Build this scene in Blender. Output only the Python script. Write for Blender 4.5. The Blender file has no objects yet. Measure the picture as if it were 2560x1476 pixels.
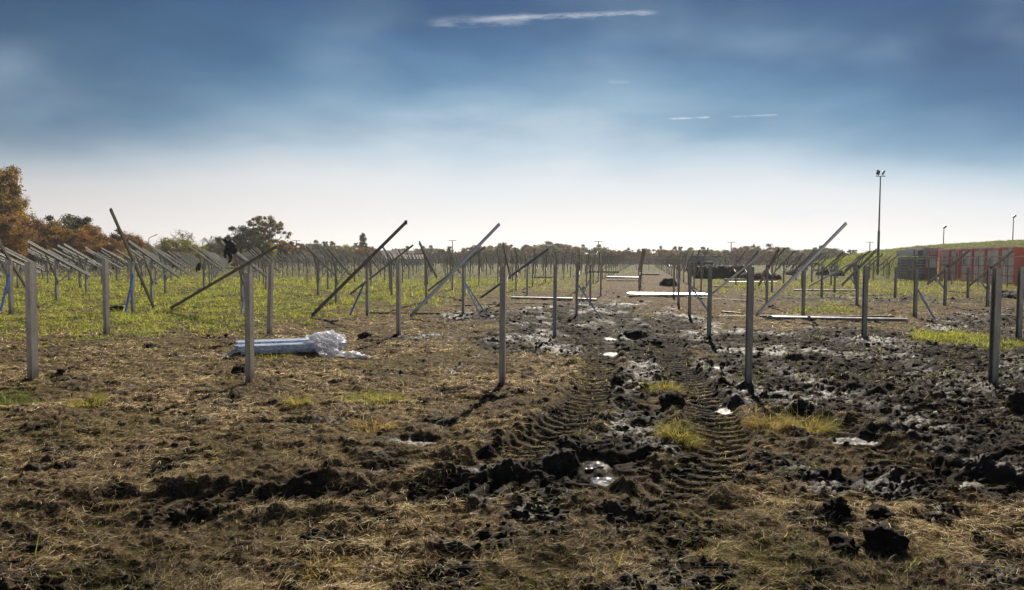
import bpy, bmesh, math, random
import numpy as np
from mathutils import Vector, Matrix

# ------------------------------------------------------------------ camera, sky, sun
S = bpy.context.scene
C = S.collection
F, CX, CY = 1850.0, 1280.0, 738.0          # focal length and centre in photo pixels
CAM_Z = 1.65
PITCH = math.atan(90 / F)
ROLL = math.radians(0.30)
SUN_EL, SUN_AZ = math.radians(33.0), math.radians(12.0)   # azimuth measured from +Y towards +X

M3 = (Matrix.Rotation(math.pi / 2 - PITCH, 3, 'X') @ Matrix.Rotation(ROLL, 3, 'Z'))
cam_d = bpy.data.cameras.new('camera')
cam_d.sensor_width = 36.0
cam_d.lens = 36.0 * F / 2560.0
cam_d.clip_start, cam_d.clip_end = 0.05, 8000
cam = bpy.data.objects.new('camera', cam_d)
cam.matrix_world = Matrix.Translation((0, 0, CAM_Z)) @ M3.to_4x4()
C.objects.link(cam)
S.camera = cam
S.view_settings.view_transform = 'Standard'
S.view_settings.look = 'None'
EXPO = 0.62
S.view_settings.exposure = EXPO
S.view_settings.gamma = 1.0
S.cycles.max_bounces = 6
S.cycles.transparent_max_bounces = 12


def ray(px, py):
    return M3 @ Vector(((px - CX) / F, -(py - CY) / F, -1.0))


def at(px, py, Y):
    d = ray(px, py)
    return Vector((0, 0, CAM_Z)) + d * (Y / d.y)


def gnd(px, py, z=0.0):
    d = ray(px, py)
    return Vector((0, 0, CAM_Z)) + d * ((z - CAM_Z) / d.z)


def lin(r, g, b):
    f = lambda c: (c / 255 / 12.92) if c <= 10 else ((c / 255 + 0.055) / 1.055) ** 2.4
    return (f(r), f(g), f(b), 1.0)


class NT:
    """tiny node helper"""
    def __init__(s, tree):
        s.t = tree
        s.n = tree.nodes
        s.l = tree.links

    def node(s, typ, **kw):
        n = s.n.new(typ)
        for k, v in kw.items():
            setattr(n, k, v)
        return n

    def put(s, sock, v):
        if isinstance(v, bpy.types.NodeSocket):
            s.l.new(v, sock)
        else:
            sock.default_value = v

    def math(s, op, a, b=0.0, c=0.0, clamp=False):
        n = s.node('ShaderNodeMath', operation=op, use_clamp=clamp)
        s.put(n.inputs[0], a); s.put(n.inputs[1], b); s.put(n.inputs[2], c)
        return n.outputs[0]

    def mix(s, fac, a, b, blend='MIX'):
        n = s.node('ShaderNodeMix', data_type='RGBA', blend_type=blend)
        s.put(n.inputs[0], fac); s.put(n.inputs[6], a); s.put(n.inputs[7], b)
        return n.outputs[2]

    def ramp(s, fac, stops, interp='LINEAR'):
        n = s.node('ShaderNodeValToRGB')
        cr = n.color_ramp
        cr.interpolation = interp
        while len(cr.elements) < len(stops):
            cr.elements.new(0.5)
        for e, (p, c) in zip(cr.elements, stops):
            e.position = p
            e.color = c if len(c) == 4 else (*c, 1)
        s.put(n.inputs[0], fac)
        return n.outputs[0]

    def noise(s, vec, scale, detail=3.0, rough=0.55):
        n = s.node('ShaderNodeTexNoise')
        if vec is not None:
            s.l.new(vec, n.inputs['Vector'])
        n.inputs['Scale'].default_value = scale
        n.inputs['Detail'].default_value = detail
        n.inputs['Roughness'].default_value = rough
        return n.outputs[0]

    def smooth(s, v, lo, hi):
        n = s.node('ShaderNodeMapRange', interpolation_type='SMOOTHSTEP')
        s.put(n.inputs[0], v)
        n.inputs[1].default_value = lo
        n.inputs[2].default_value = hi
        return n.outputs[0]

    def comb(s, x, y, z):
        n = s.node('ShaderNodeCombineXYZ')
        s.put(n.inputs[0], x); s.put(n.inputs[1], y); s.put(n.inputs[2], z)
        return n.outputs[0]


W = bpy.data.worlds.new('World')
S.world = W
W.use_nodes = True
W.node_tree.nodes.clear()
k = NT(W.node_tree)
tc = k.node('ShaderNodeTexCoord')
sp = k.node('ShaderNodeSeparateXYZ')
k.l.new(tc.outputs['Generated'], sp.inputs[0])
dx, dy, dz = sp.outputs
front = k.smooth(dy, 0.05, 0.3)
dys = k.math('MAXIMUM', dy, 0.05)
gu = k.math('DIVIDE', dx, dys)
gv = k.math('DIVIDE', dz, dys)
soft = k.noise(k.comb(k.math('MULTIPLY', dx, 1.0), k.math('MULTIPLY', dy, 1.0), k.math('MULTIPLY', dz, 3.2)), 2.6, 5, 0.5)
soft = k.math('SUBTRACT', soft, 0.5)
xr = k.math('MAXIMUM', dx, 0.0)
xl = k.math('MAXIMUM', k.math('MULTIPLY', dx, -1.0), 0.0)
xr2 = k.math('MULTIPLY', xr, xr)
xl2 = k.math('MULTIPLY', xl, xl)
zamp = k.smooth(dz, 0.0, 0.2)
z1 = k.math('ADD', dz, k.math('MULTIPLY', k.math('MULTIPLY', xr2, k.math('ADD', 0.4, zamp)), 0.20))
z1 = k.math('ADD', z1, k.math('MULTIPLY', k.math('MULTIPLY', xl2, k.math('ADD', 0.2, zamp)), 0.17))
z1 = k.math('ADD', z1, k.math('MULTIPLY', k.math('MULTIPLY', soft, zamp), -0.19))
behind = k.smooth(k.math('MULTIPLY', dy, -1.0), -0.35, 0.6)
z1 = k.math('ADD', z1, k.math('MULTIPLY', behind, 0.02))
stops = [(0.0, (250, 245, 240)), (0.035, (246, 243, 241)), (0.075, (234, 235, 236)), (0.107, (224, 230, 235)),
         (0.146, (190, 209, 224)), (0.185, (138, 172, 198)), (0.225, (98, 142, 178)), (0.27, (66, 113, 156)),
         (0.33, (38, 84, 130)), (0.42, (25, 68, 114)), (1.0, (12, 28, 62))]
col = k.ramp(z1, [(p, lin(*c)) for p, c in stops])
ldark = k.math('MULTIPLY', k.math('MULTIPLY', xl2, 3.3, clamp=True), k.math('ADD', 0.5, k.math('MULTIPLY', zamp, 0.6)), clamp=True)
col = k.mix(ldark, col, k.mix(1.0, col, (0.74, 0.68, 0.66, 1), 'MULTIPLY'))
# thin drifting veil
veil = k.noise(k.comb(k.math('MULTIPLY', gu, 1.5), k.math('MULTIPLY', gv, 3.2), 3.7), 2.4, 3, 0.45)
veil = k.smooth(veil, 0.42, 0.85)
veil = k.math('MULTIPLY', veil, k.smooth(dz, 0.08, 0.16))
veil = k.math('MULTIPLY', veil, k.math('SUBTRACT', 1.0, k.smooth(dz, 0.24, 0.40)))
col = k.mix(k.math('MULTIPLY', veil, 0.42), col, lin(170, 196, 216))


def streak(p0, p1, width, strength, seed, rag=0.5):
    """a bright streak of cloud between two directions of the sky"""
    global col
    a, b = ray(*p0), ray(*p1)
    u0, v0, u1, v1 = a.x / a.y, a.z / a.y, b.x / b.y, b.z / b.y
    w = width / F
    nz = k.noise(k.comb(k.math('MULTIPLY', gu, 14.0), k.math('MULTIPLY', gv, 70.0), seed), 1.6, 8, 0.7)
    sl = (v1 - v0) / (u1 - u0)
    line = k.math('ADD', k.math('MULTIPLY', k.math('SUBTRACT', gu, u0), sl), v0)
    d = k.math('SUBTRACT', gv, line)
    d = k.math('ADD', d, k.math('MULTIPLY', k.math('SUBTRACT', nz, 0.5), w * 3.0 * rag))
    d = k.math('ABSOLUTE', d)
    m = k.math('SUBTRACT', 1.0, k.smooth(d, w * 0.1, w * 1.6))
    e = (u1 - u0) * 0.22
    m = k.math('MULTIPLY', m, k.smooth(gu, u0, u0 + e))
    m = k.math('MULTIPLY', m, k.math('SUBTRACT', 1.0, k.smooth(gu, u1 - e * 0.5, u1)))
    m = k.math('MULTIPLY', m, k.smooth(nz, 0.3, 0.62))
    m = k.math('MULTIPLY', k.math('MULTIPLY', m, front), strength)
    col = k.mix(m, col, lin(225, 232, 240))


streak((1050, 56), (1340, 46), 12, 0.22, 1.0, 1.1)
streak((1150, 52), (1500, 40), 6, 0.22, 1.7, 1.4)
streak((1180, 46), (1655, 30), 5, 0.45, 2.0, 1.6)
streak((1664, 298), (1778, 293), 2.2, 0.75, 3.0, 0.3)
streak((1810, 293), (1950, 287), 2.0, 0.4, 4.0, 0.3)
streak((1515, 203), (1575, 206), 5, 0.15, 5.0, 0.9)
streak((1880, 534), (2030, 533), 13, 1.0, 6.0, 0.35)
streak((1980, 528), (2160, 530), 5, 0.45, 7.0, 1.0)
sky = k.node('ShaderNodeTexSky', sky_type='NISHITA')
sky.sun_disc = False
sky.sun_elevation = SUN_EL
sky.sun_rotation = SUN_AZ
sky.air_density, sky.dust_density, sky.ozone_density = 1.0, 0.6, 2.0
BG = 0.1
ks = 1 / BG / 2 ** EXPO
custom = k.mix(1.0, col, (ks, ks, ks, 1), 'MULTIPLY')
# high sky above the photographed band fades to the physical sky, dimmed as through a graded filter
phys = k.mix(1.0, sky.outputs[0], (0.08, 0.08, 0.09, 1), 'MULTIPLY')
final = k.mix(k.smooth(dz, 0.36, 0.75), custom, phys)
bg = k.node('ShaderNodeBackground')
bg.inputs[1].default_value = BG
k.l.new(final, bg.inputs[0])
out = k.node('ShaderNodeOutputWorld')
k.l.new(bg.outputs[0], out.inputs[0])

sl = bpy.data.lights.new('sun', 'SUN')
sl.energy = 5.0
sl.angle = math.radians(0.5)
sl.color = (1.0, 0.91, 0.78)
so = bpy.data.objects.new('sun', sl)
sun_dir = Vector((math.sin(SUN_AZ) * math.cos(SUN_EL), math.cos(SUN_AZ) * math.cos(SUN_EL), math.sin(SUN_EL)))
so.rotation_euler = sun_dir.to_track_quat('Z', 'Y').to_euler()
so.location = (0, 0, 40)
C.objects.link(so)

rnd = random.Random(7)
RNG = np.random.default_rng(11)

# ------------------------------------------------------------------ materials


def material(name):
    m = bpy.data.materials.new(name)
    m.use_nodes = True
    m.node_tree.nodes.clear()
    return m, NT(m.node_tree)


def finish(m, q, shader, disp=None):
    o = q.node('ShaderNodeOutputMaterial')
    q.l.new(shader, o.inputs[0])
    return m


def pbr(q, base, rough=0.6, metal=0.0, bump=None, bstr=0.3, bdist=0.01, spec=None):
    p = q.node('ShaderNodeBsdfPrincipled')
    q.put(p.inputs['Base Color'], base)
    q.put(p.inputs['Roughness'], rough)
    q.put(p.inputs['Metallic'], metal)
    if spec is not None:
        q.put(p.inputs['Specular IOR Level'], spec)
    if bump is not None:
        b = q.node('ShaderNodeBump')
        b.inputs['Strength'].default_value = bstr
        b.inputs['Distance'].default_value = bdist
        q.l.new(bump, b.inputs['Height'])
        q.l.new(b.outputs[0], p.inputs['Normal'])
    return p.outputs[0]


def objco(q):
    return q.node('ShaderNodeTexCoord').outputs['Object']


def geoco(q):
    return q.node('ShaderNodeNewGeometry').outputs['Position']


def noisy(name, c1, c2, scale=6, rough=0.6, metal=0.0, bstr=0.2, bdist=0.005, rvar=0.12, spec=None, c3=None):
    m, q = material(name)
    v = objco(q)
    a = q.noise(v, scale, 5, 0.6)
    b = q.noise(v, scale * 7, 3, 0.6)
    f = q.smooth(a, 0.35, 0.65)
    c = q.mix(f, (*c1, 1), (*c2, 1))
    if c3:
        c = q.mix(q.math('MULTIPLY', q.smooth(b, 0.56, 0.70), 0.7), c, (*c3, 1))
    r = q.math('ADD', rough - rvar / 2, q.math('MULTIPLY', b, rvar))
    return finish(m, q, pbr(q, c, r, metal, b, bstr, bdist, spec))


def galvanised(name, c1, c2, metal, rough):
    """steel with soft spangle, streaks and mud splash near the ground"""
    m, q = material(name)
    v = objco(q)
    mp = q.node('ShaderNodeMapping')
    mp.inputs['Scale'].default_value = (9, 9, 1.4)
    q.l.new(v, mp.inputs['Vector'])
    a = q.noise(mp.outputs[0], 2.2, 6, 0.65)
    vo = q.node('ShaderNodeTexVoronoi')
    vo.inputs['Scale'].default_value = 55
    q.l.new(v, vo.inputs['Vector'])
    c = q.mix(q.smooth(a, 0.3, 0.7), (*c1, 1), (*c2, 1))
    c = q.mix(0.18, c, vo.outputs['Color'], 'OVERLAY')
    rust = q.smooth(q.noise(v, 13, 6, 0.7), 0.60, 0.72)
    c = q.mix(q.math('MULTIPLY', rust, 0.45), c, (0.10, 0.055, 0.032, 1))
    sz = q.node('ShaderNodeSeparateXYZ')
    q.l.new(geoco(q), sz.inputs[0])
    splash = q.math('ADD', sz.outputs[2], q.math('MULTIPLY', q.noise(v, 7, 4), -0.5))
    sm = q.math('SUBTRACT', 1.0, q.smooth(splash, -0.22, 0.10))
    c = q.mix(q.math('MULTIPLY', sm, 0.8), c, (0.05, 0.036, 0.026, 1))
    mt = q.math('MULTIPLY', metal, q.math('SUBTRACT', 1.0, sm))
    r = q.math('ADD', rough - 0.1, q.math('MULTIPLY', a, 0.25))
    return finish(m, q, pbr(q, c, r, mt, a, 0.12, 0.004))


M = {}
M['post'] = galvanised('galvanised_post_steel', (0.44, 0.40, 0.345), (0.30, 0.265, 0.225), 0.25, 0.55)
M['rail'] = galvanised('galvanised_rail_steel', (0.34, 0.33, 0.30), (0.21, 0.205, 0.185), 0.6, 0.40)
M['dark_rail'] = galvanised('weathered_rail_steel', (0.23, 0.195, 0.155), (0.14, 0.12, 0.10), 0.4, 0.5)
M['bright'] = galvanised('glare_white_steel', (0.90, 0.88, 0.86), (0.80, 0.79, 0.77), 0.3, 0.40)  # same rail steel, base colour whitened to stand in for sun glare
M['blue_steel'] = noisy('blue_filmed_steel', (0.06, 0.19, 0.62), (0.12, 0.28, 0.75), 9, 0.35, 0.0, 0.15, 0.004)
M['pale_blue'] = noisy('pale_blue_filmed_steel', (0.32, 0.46, 0.72), (0.50, 0.62, 0.82), 9, 0.35, 0.1, 0.15, 0.004)
M['slate_blue'] = noisy('slate_blue_filmed_steel', (0.055, 0.075, 0.125), (0.09, 0.12, 0.18), 9, 0.42, 0.2, 0.15, 0.004)
M['black_cloth'] = noisy('black_cloth', (0.008, 0.009, 0.012), (0.022, 0.024, 0.03), 9, 0.8, 0, 0.6, 0.02)
M['black_plastic'] = noisy('black_plastic', (0.012, 0.012, 0.013), (0.03, 0.03, 0.03), 9, 0.4, 0, 0.1, 0.004)
M['bark'] = noisy('bark', (0.06, 0.045, 0.035), (0.03, 0.024, 0.02), 6, 0.9, 0, 0.6, 0.03)
M['dark_metal'] = noisy('dark_painted_metal', (0.035, 0.035, 0.037), (0.055, 0.053, 0.05), 4, 0.55, 0.3)
M['grey_metal'] = noisy('grey_painted_metal', (0.16, 0.16, 0.16), (0.24, 0.235, 0.23), 4, 0.55, 0.3)
M['wire'] = noisy('wire_steel', (0.30, 0.30, 0.28), (0.42, 0.42, 0.40), 8, 0.45, 0.5)
M['fence'] = noisy('fence_zinc', (0.20, 0.20, 0.21), (0.32, 0.32, 0.32), 4, 0.5, 0.4)
M['red'] = noisy('red_container_paint', (0.88, 0.11, 0.035), (0.74, 0.085, 0.03), 1.2, 0.5, 0, 0.2, 0.01, c3=(0.11, 0.03, 0.02))
M['bright_red'] = noisy('bright_red_container_paint', (0.85, 0.09, 0.02), (0.75, 0.07, 0.018), 1.2, 0.5)
M['cream'] = noisy('cream_container_paint', (0.95, 0.86, 0.78), (0.85, 0.76, 0.68), 1.3, 0.55, 0, 0.2, 0.01, c3=(0.22, 0.12, 0.09))
M['grey_panel'] = noisy('grey_lilac_panel', (0.62, 0.56, 0.56), (0.52, 0.47, 0.47), 1.3, 0.6)
M['white_panel'] = noisy('white_panel', (0.82, 0.82, 0.79), (0.72, 0.72, 0.69), 1.3, 0.5)
M['dark_panel'] = noisy('dark_panel', (0.10, 0.10, 0.11), (0.15, 0.15, 0.16), 1.3, 0.5)
M['green_paint'] = noisy('green_paint', (0.03, 0.13, 0.05), (0.02, 0.09, 0.035), 3, 0.4)
M['rubber'] = noisy('rubber', (0.015, 0.014, 0.013), (0.03, 0.028, 0.025), 8, 0.85)
M['timber'] = noisy('timber', (0.20, 0.13, 0.07), (0.12, 0.08, 0.045), 6, 0.85, 0, 0.4, 0.01)
M['roof'] = noisy('dark_roof', (0.07, 0.05, 0.045), (0.11, 0.08, 0.07), 2, 0.8)
M['wall'] = noisy('pale_wall', (0.38, 0.35, 0.31), (0.30, 0.27, 0.24), 1, 0.8)

m, q = material('window_glass')
M['glass'] = finish(m, q, pbr(q, (0.10, 0.16, 0.22, 1), 0.12, 0.0))
m, q = material('puddle_water')
v = geoco(q)
M['water'] = finish(m, q, pbr(q, (0.02, 0.016, 0.012, 1), 0.09, 0.0, q.noise(v, 22, 4, 0.6), 0.5, 0.012, 0.6))
# crumpled milky plastic wrap
m, q = material('plastic_wrap')
v = objco(q)
p = q.node('ShaderNodeBsdfPrincipled')
p.inputs['Base Color'].default_value = (0.86, 0.86, 0.88, 1)
p.inputs['Roughness'].default_value = 0.22
b = q.node('ShaderNodeBump'); b.inputs['Strength'].default_value = 0.7; b.inputs['Distance'].default_value = 0.02
q.l.new(q.noise(v, 18, 5, 0.6), b.inputs['Height'])
q.l.new(b.outputs[0], p.inputs['Normal'])
tr = q.node('ShaderNodeBsdfTranslucent'); tr.inputs[0].default_value = (0.9, 0.9, 0.92, 1)
ms = q.node('ShaderNodeMixShader'); ms.inputs[0].default_value = 0.6
q.l.new(p.outputs[0], ms.inputs[1]); q.l.new(tr.outputs[0], ms.inputs[2])
M['wrap'] = finish(m, q, ms.outputs[0])


def leafy(name, trans, gloss=0.08, vary=0.25, rough=0.45):
    """thin leaf or blade material: colour from the 'tint' attribute, varied by object"""
    m, q = material(name)
    a = q.node('ShaderNodeAttribute', attribute_name='tint')
    oi = q.node('ShaderNodeObjectInfo')
    f = q.math('ADD', 1.0 - vary / 2, q.math('MULTIPLY', oi.outputs['Random'], vary))
    c = q.mix(1.0, a.outputs['Color'], q.comb(f, f, f), 'MULTIPLY')
    d = q.node('ShaderNodeBsdfDiffuse'); q.l.new(c, d.inputs[0])
    t = q.node('ShaderNodeBsdfTranslucent'); q.l.new(q.mix(1.0, c, (1.12, 1.12, 0.8, 1), 'MULTIPLY'), t.inputs[0])
    g = q.node('ShaderNodeBsdfGlossy'); g.inputs['Roughness'].default_value = rough
    q.l.new(q.mix(0.6, (0.8, 0.75, 0.6, 1), c), g.inputs[0])
    x = q.node('ShaderNodeMixShader'); x.inputs[0].default_value = trans
    q.l.new(d.outputs[0], x.inputs[1]); q.l.new(t.outputs[0], x.inputs[2])
    y = q.node('ShaderNodeMixShader'); y.inputs[0].default_value = gloss
    q.l.new(x.outputs[0], y.inputs[1]); q.l.new(g.outputs[0], y.inputs[2])
    return finish(m, q, y.outputs[0])


M['leaf'] = leafy('autumn_leaves', 0.50, 0.02)
M['blade'] = leafy('grass_blades', 0.5, 0.05, 0.0)
M['straw'] = leafy('dry_straw', 0.42, 0.035, 0.0, 0.5)

# soil: thatch, churned mud, wet sheen and green sward picked by attributes of the sheet itself
m, q = material('field_soil')
a = q.node('ShaderNodeAttribute', attribute_name='ground_kind')
s3 = q.node('ShaderNodeSeparateColor')
q.l.new(a.outputs['Color'], s3.inputs[0])
mud, green, wet = s3.outputs
v = geoco(q)
n1 = q.noise(v, 1.3, 6, 0.6)
n2 = q.noise(v, 14, 6, 0.7)
n3 = q.noise(v, 60, 4, 0.7)
thatch = q.mix(q.smooth(n2, 0.35, 0.65), (0.035, 0.023, 0.014, 1), (0.13, 0.090, 0.052, 1))
thatch = q.mix(q.smooth(n3, 0.52, 0.68), thatch, (0.32, 0.235, 0.14, 1))
earth = q.mix(q.smooth(n2, 0.35, 0.7), (0.009, 0.0070, 0.0055, 1), (0.026, 0.0185, 0.013, 1))
earth = q.mix(q.math('MULTIPLY', wet, q.smooth(n1, 0.42, 0.66)), earth, (0.040, 0.031, 0.024, 1))
earth = q.mix(q.math('MULTIPLY', q.smooth(q.noise(v, 3.3, 6, 0.65), 0.52, 0.64), 0.5), earth, (0.062, 0.044, 0.030, 1))
sward = q.mix(q.smooth(n2, 0.35, 0.65), (0.022, 0.022, 0.009, 1), (0.075, 0.078, 0.022, 1))
cc = q.mix(green, thatch, sward)
cc = q.mix(mud, cc, earth)
wet2 = q.math('MULTIPLY', q.math('MULTIPLY', wet, wet), mud)
rr = q.math('SUBTRACT', 0.92, q.math('MULTIPLY', wet2, q.math('ADD', 0.06, q.math('MULTIPLY', n2, 0.56))))
sp_ = q.math('ADD', 0.08, q.math('MULTIPLY', wet2, 0.36))
hb = q.math('ADD', q.math('MULTIPLY', n2, 0.6), q.math('MULTIPLY', n3, 0.4))
M['soil'] = finish(m, q, pbr(q, cc, rr, 0.0, hb, 0.75, 0.022, sp_))
m, q = material('clod_soil')
v = objco(q)
n2 = q.noise(v, 12, 6, 0.7)
cc = q.mix(q.smooth(n2, 0.35, 0.7), (0.009, 0.007, 0.005, 1), (0.027, 0.019, 0.013, 1))
M['clod'] = finish(m, q, pbr(q, cc, 0.85, 0.0, n2, 0.9, 0.03, 0.15))
m, q = material('embankment_grass')
v = geoco(q)
n1 = q.noise(v, 0.35, 6, 0.65); n2 = q.noise(v, 2.5, 6, 0.7)
cc = q.mix(q.smooth(n2, 0.35, 0.65), (0.06, 0.08, 0.018, 1), (0.20, 0.24, 0.05, 1))
cc = q.mix(q.smooth(n1, 0.45, 0.62), cc, (0.16, 0.15, 0.05, 1))
M['bank'] = finish(m, q, pbr(q, cc, 0.95, 0.0, n2, 1.0, 0.6, 0.1))

# ------------------------------------------------------------------ scene graph helpers


def tag(o, label=None, cat=None, group=None, kind=None):
    if label: o['label'] = label
    if cat: o['category'] = cat
    if group: o['group'] = group
    if kind: o['kind'] = kind
    return o


def empty(name, loc, rz=0.0):
    o = bpy.data.objects.new(name, None)
    o.empty_display_size = 0.2
    C.objects.link(o)
    o.location = loc
    o.rotation_euler = (0, 0, rz)
    return o


class MB:
    """collects simple solids into one mesh object"""
    def __init__(s):
        s.v, s.f = [], []

    def add(s, vs, fs):
        n = len(s.v)
        s.v += [tuple(p) for p in vs]
        s.f += [tuple(i + n for i in f) for f in fs]
        return s

    def box(s, c, d, rz=0.0, rot=None):
        R = rot if rot is not None else Matrix.Rotation(rz, 3, 'Z')
        vs = [Vector(c) + R @ Vector((x * d[0] / 2, y * d[1] / 2, z * d[2] / 2))
              for x in (-1, 1) for y in (-1, 1) for z in (-1, 1)]
        return s.add(vs, [(0, 1, 3, 2), (4, 6, 7, 5), (0, 4, 5, 1), (2, 3, 7, 6), (0, 2, 6, 4), (1, 5, 7, 3)])

    def sweep(s, sec, p0, p1, up=(0, 0, 1)):
        """extrude a closed 2D section from p0 to p1; section x = side, y = up"""
        p0, p1 = Vector(p0), Vector(p1)
        d = (p1 - p0).normalized()
        side = d.cross(Vector(up))
        if side.length < 1e-5:
            side = Vector((1, 0, 0))
        side.normalize()
        u = side.cross(d)
        n = len(sec)
        vs = [p0 + side * a + u * b for a, b in sec] + [p1 + side * a + u * b for a, b in sec]
        fs = [(i, (i + 1) % n, (i + 1) % n + n, i + n) for i in range(n)]
        fs += [tuple(range(n - 1, -1, -1)), tuple(range(n, 2 * n))]
        return s.add(vs, fs)

    def tube(s, pts, rad, n=6):
        pts = [Vector(p) for p in pts]
        rad = rad if isinstance(rad, (list, tuple)) else [rad] * len(pts)
        base = len(s.v)
        ref = Vector((0.31, 0.95, 0.1))
        for i, p in enumerate(pts):
            d = (pts[min(i + 1, len(pts) - 1)] - pts[max(i - 1, 0)]).normalized()
            a = d.cross(ref).normalized()
            b = d.cross(a)
            for j in range(n):
                t = 2 * math.pi * j / n
                s.v.append(tuple(p + (a * math.cos(t) + b * math.sin(t)) * rad[i]))
        for i in range(len(pts) - 1):
            for j in range(n):
                s.f.append((base + i * n + j, base + i * n + (j + 1) % n, base + (i + 1) * n + (j + 1) % n, base + (i + 1) * n + j))
        s.f.append(tuple(base + j for j in range(n)))
        e = base + (len(pts) - 1) * n
        s.f.append(tuple(e + j for j in range(n - 1, -1, -1)))
        return s

    def mesh(s, name, mat):
        me = bpy.data.meshes.new(name)
        me.from_pydata(s.v, [], s.f)
        me.materials.append(mat)
        me.update()
        return me

    def build(s, name, mat, parent=None, smooth=False):
        me = s.mesh(name, mat)
        if smooth:
            for p in me.polygons:
                p.use_smooth = True
        return link(name, me, parent)


def link(name, me, parent=None, loc=None):
    o = bpy.data.objects.new(name, me)
    C.objects.link(o)
    if parent is not None:
        o.parent = parent
    if loc is not None:
        o.location = loc
    return o


def csec(w, h, t=0.004, lip=0.015):
    """C-channel outline, web on +x, opening towards -x"""
    a, b = w / 2, h / 2
    return [(a, -b), (a, b), (-a, b), (-a, b - lip), (-a + t, b - lip), (-a + t, b - t), (a - t, b - t),
            (a - t, -b + t), (-a + t, -b + t), (-a + t, -b + lip), (-a, -b + lip), (-a, -b)]


def railsec(w, h, t=0.004, lip=0.018, g=0.007):
    """rolled rail with chamfered corners and a grooved web on +x"""
    a, b = w / 2, h / 2
    return [(a - g, -b), (a, -b + g * .6), (a, -b * .42), (a - g, -b * .12), (a - g, b * .12), (a, b * .42), (a, b - g), (a - g, b),
            (-a, b), (-a, b - lip), (-a + t, b - lip), (-a + t, b - t), (a - g - t, b - t), (a - g - t, -b + t),
            (-a + t, -b + t), (-a + t, -b + lip), (-a, -b + lip), (-a, -b)]


def mirror(sec):
    return [(-a, b) for a, b in sec][::-1]


def hatsec(w, h, t=0.004, fl=0.018):
    """hat-shaped rail outline, opening below"""
    a, b = w / 2, h / 2
    return [(-a - fl, -b), (-a - fl, -b + t), (-a, -b + t), (-a, b), (a, b), (a, -b + t), (a + fl, -b + t), (a + fl, -b),
            (a - t, -b), (a - t, b - t), (-a + t, b - t), (-a + t, -b)]


# ------------------------------------------------------------------ noise and ground shape
def _h(ix, iy, seed):
    h = (ix.astype(np.int64) * 374761393 + iy.astype(np.int64) * 668265263 + seed * 974634777) & 0xFFFFFFFF
    h = ((h ^ (h >> 13)) * 1274126177) & 0xFFFFFFFF
    h = h ^ (h >> 16)
    return h


def pn(x, y, seed=0):
    """2D gradient noise, about -1..1"""
    x0, y0 = np.floor(x), np.floor(y)
    fx, fy = x - x0, y - y0
    u = fx * fx * fx * (fx * (fx * 6 - 15) + 10)
    w = fy * fy * fy * (fy * (fy * 6 - 15) + 10)

    def g(i, j):
        a = _h(x0 + i, y0 + j, seed).astype(np.float64) * (2 * math.pi / 4294967296.0)
        return np.cos(a) * (fx - i) + np.sin(a) * (fy - j)
    a = g(0, 0) * (1 - u) + g(1, 0) * u
    b = g(0, 1) * (1 - u) + g(1, 1) * u
    return (a * (1 - w) + b * w) * 1.5


def fbm(x, y, seed, oct=4, gain=0.5):
    r, am = 0, 1.0
    for i in range(oct):
        r = r + am * pn(x, y, seed + i)
        x, y, am = x * 2.03 + 7.1, y * 2.03 + 3.3, am * gain
    return r


def sstep(v, lo, hi):
    t = np.clip((v - lo) / (hi - lo), 0, 1)
    return t * t * (3 - 2 * t)


_MT = np.array(M3.transposed())


def to_px(x, y):
    """photo pixel of ground points (front of camera only)"""
    y = np.maximum(y, 1.0)
    X = _MT[0, 0] * x + _MT[0, 1] * y + _MT[0, 2] * (-CAM_Z)
    Y = _MT[1, 0] * x + _MT[1, 1] * y + _MT[1, 2] * (-CAM_Z)
    Z = _MT[2, 0] * x + _MT[2, 1] * y + _MT[2, 2] * (-CAM_Z)
    return CX + F * X / -Z, CY - F * Y / -Z


def blob(px, py, cx, cy, rx, ry):
    return np.exp(-(((px - cx) / rx) ** 2 + ((py - cy) / ry) ** 2))


MUD = [(2350, 900, 330, 60, 1.3), (2450, 1040, 280, 110, 1.4), (2100, 900, 200, 50, 1.2), (2300, 970, 300, 60, 1.2),
       (2020, 860, 180, 34, 1.0), (1540, 850, 190, 50, 1.3), (1300, 860, 140, 32, 1.0), (1420, 800, 170, 34, 0.9),
       (1180, 790, 150, 18, 0.7), (1560, 990, 60, 50, 0.9), (1600, 1090, 80, 60, 0.9), (1480, 1165, 120, 60, 1.3),
       (1390, 1180, 90, 45, 1.0), (1200, 1190, 110, 40, 0.8), (1050, 1225, 150, 26, 0.75), (1230, 1240, 160, 30, 0.7),
       (800, 1250, 150, 18, 0.45), (2480, 1210, 220, 55, 1.2), (1950, 1180, 180, 36, 0.9), (2200, 1230, 150, 30, 0.8),
       (1650, 930, 90, 90, 0.6), (1850, 960, 90, 60, 0.8), (2060, 1010, 120, 40, 0.8), (2480, 800, 180, 26, 0.9),
       (2330, 750, 260, 16, 0.8), (1960, 745, 160, 14, 0.7), (1500, 770, 100, 16, 0.6), (560, 940, 60, 14, 0.6),
       (990, 850, 110, 12, 0.7), (480, 1045, 140, 12, 0.35), (140, 1260, 120, 22, 0.45), (820, 1350, 70, 30, 0.8), (1150, 1100, 90, 30, 0.5), (120, 905, 120, 12, 0.4), (1830, 860, 60, 20, 0.9),
       (1980, 935, 200, 20, 1.0), (1700, 800, 80, 24, 0.5), (2550, 960, 120, 80, 1.2), (1750, 1060, 60, 60, 0.6),
       (2160, 745, 120, 10, .6), (1400, 1300, 300, 30, .5), (2050, 1100, 160, 40, .6), (1000, 1440, 140, 26, .4)]
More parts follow.
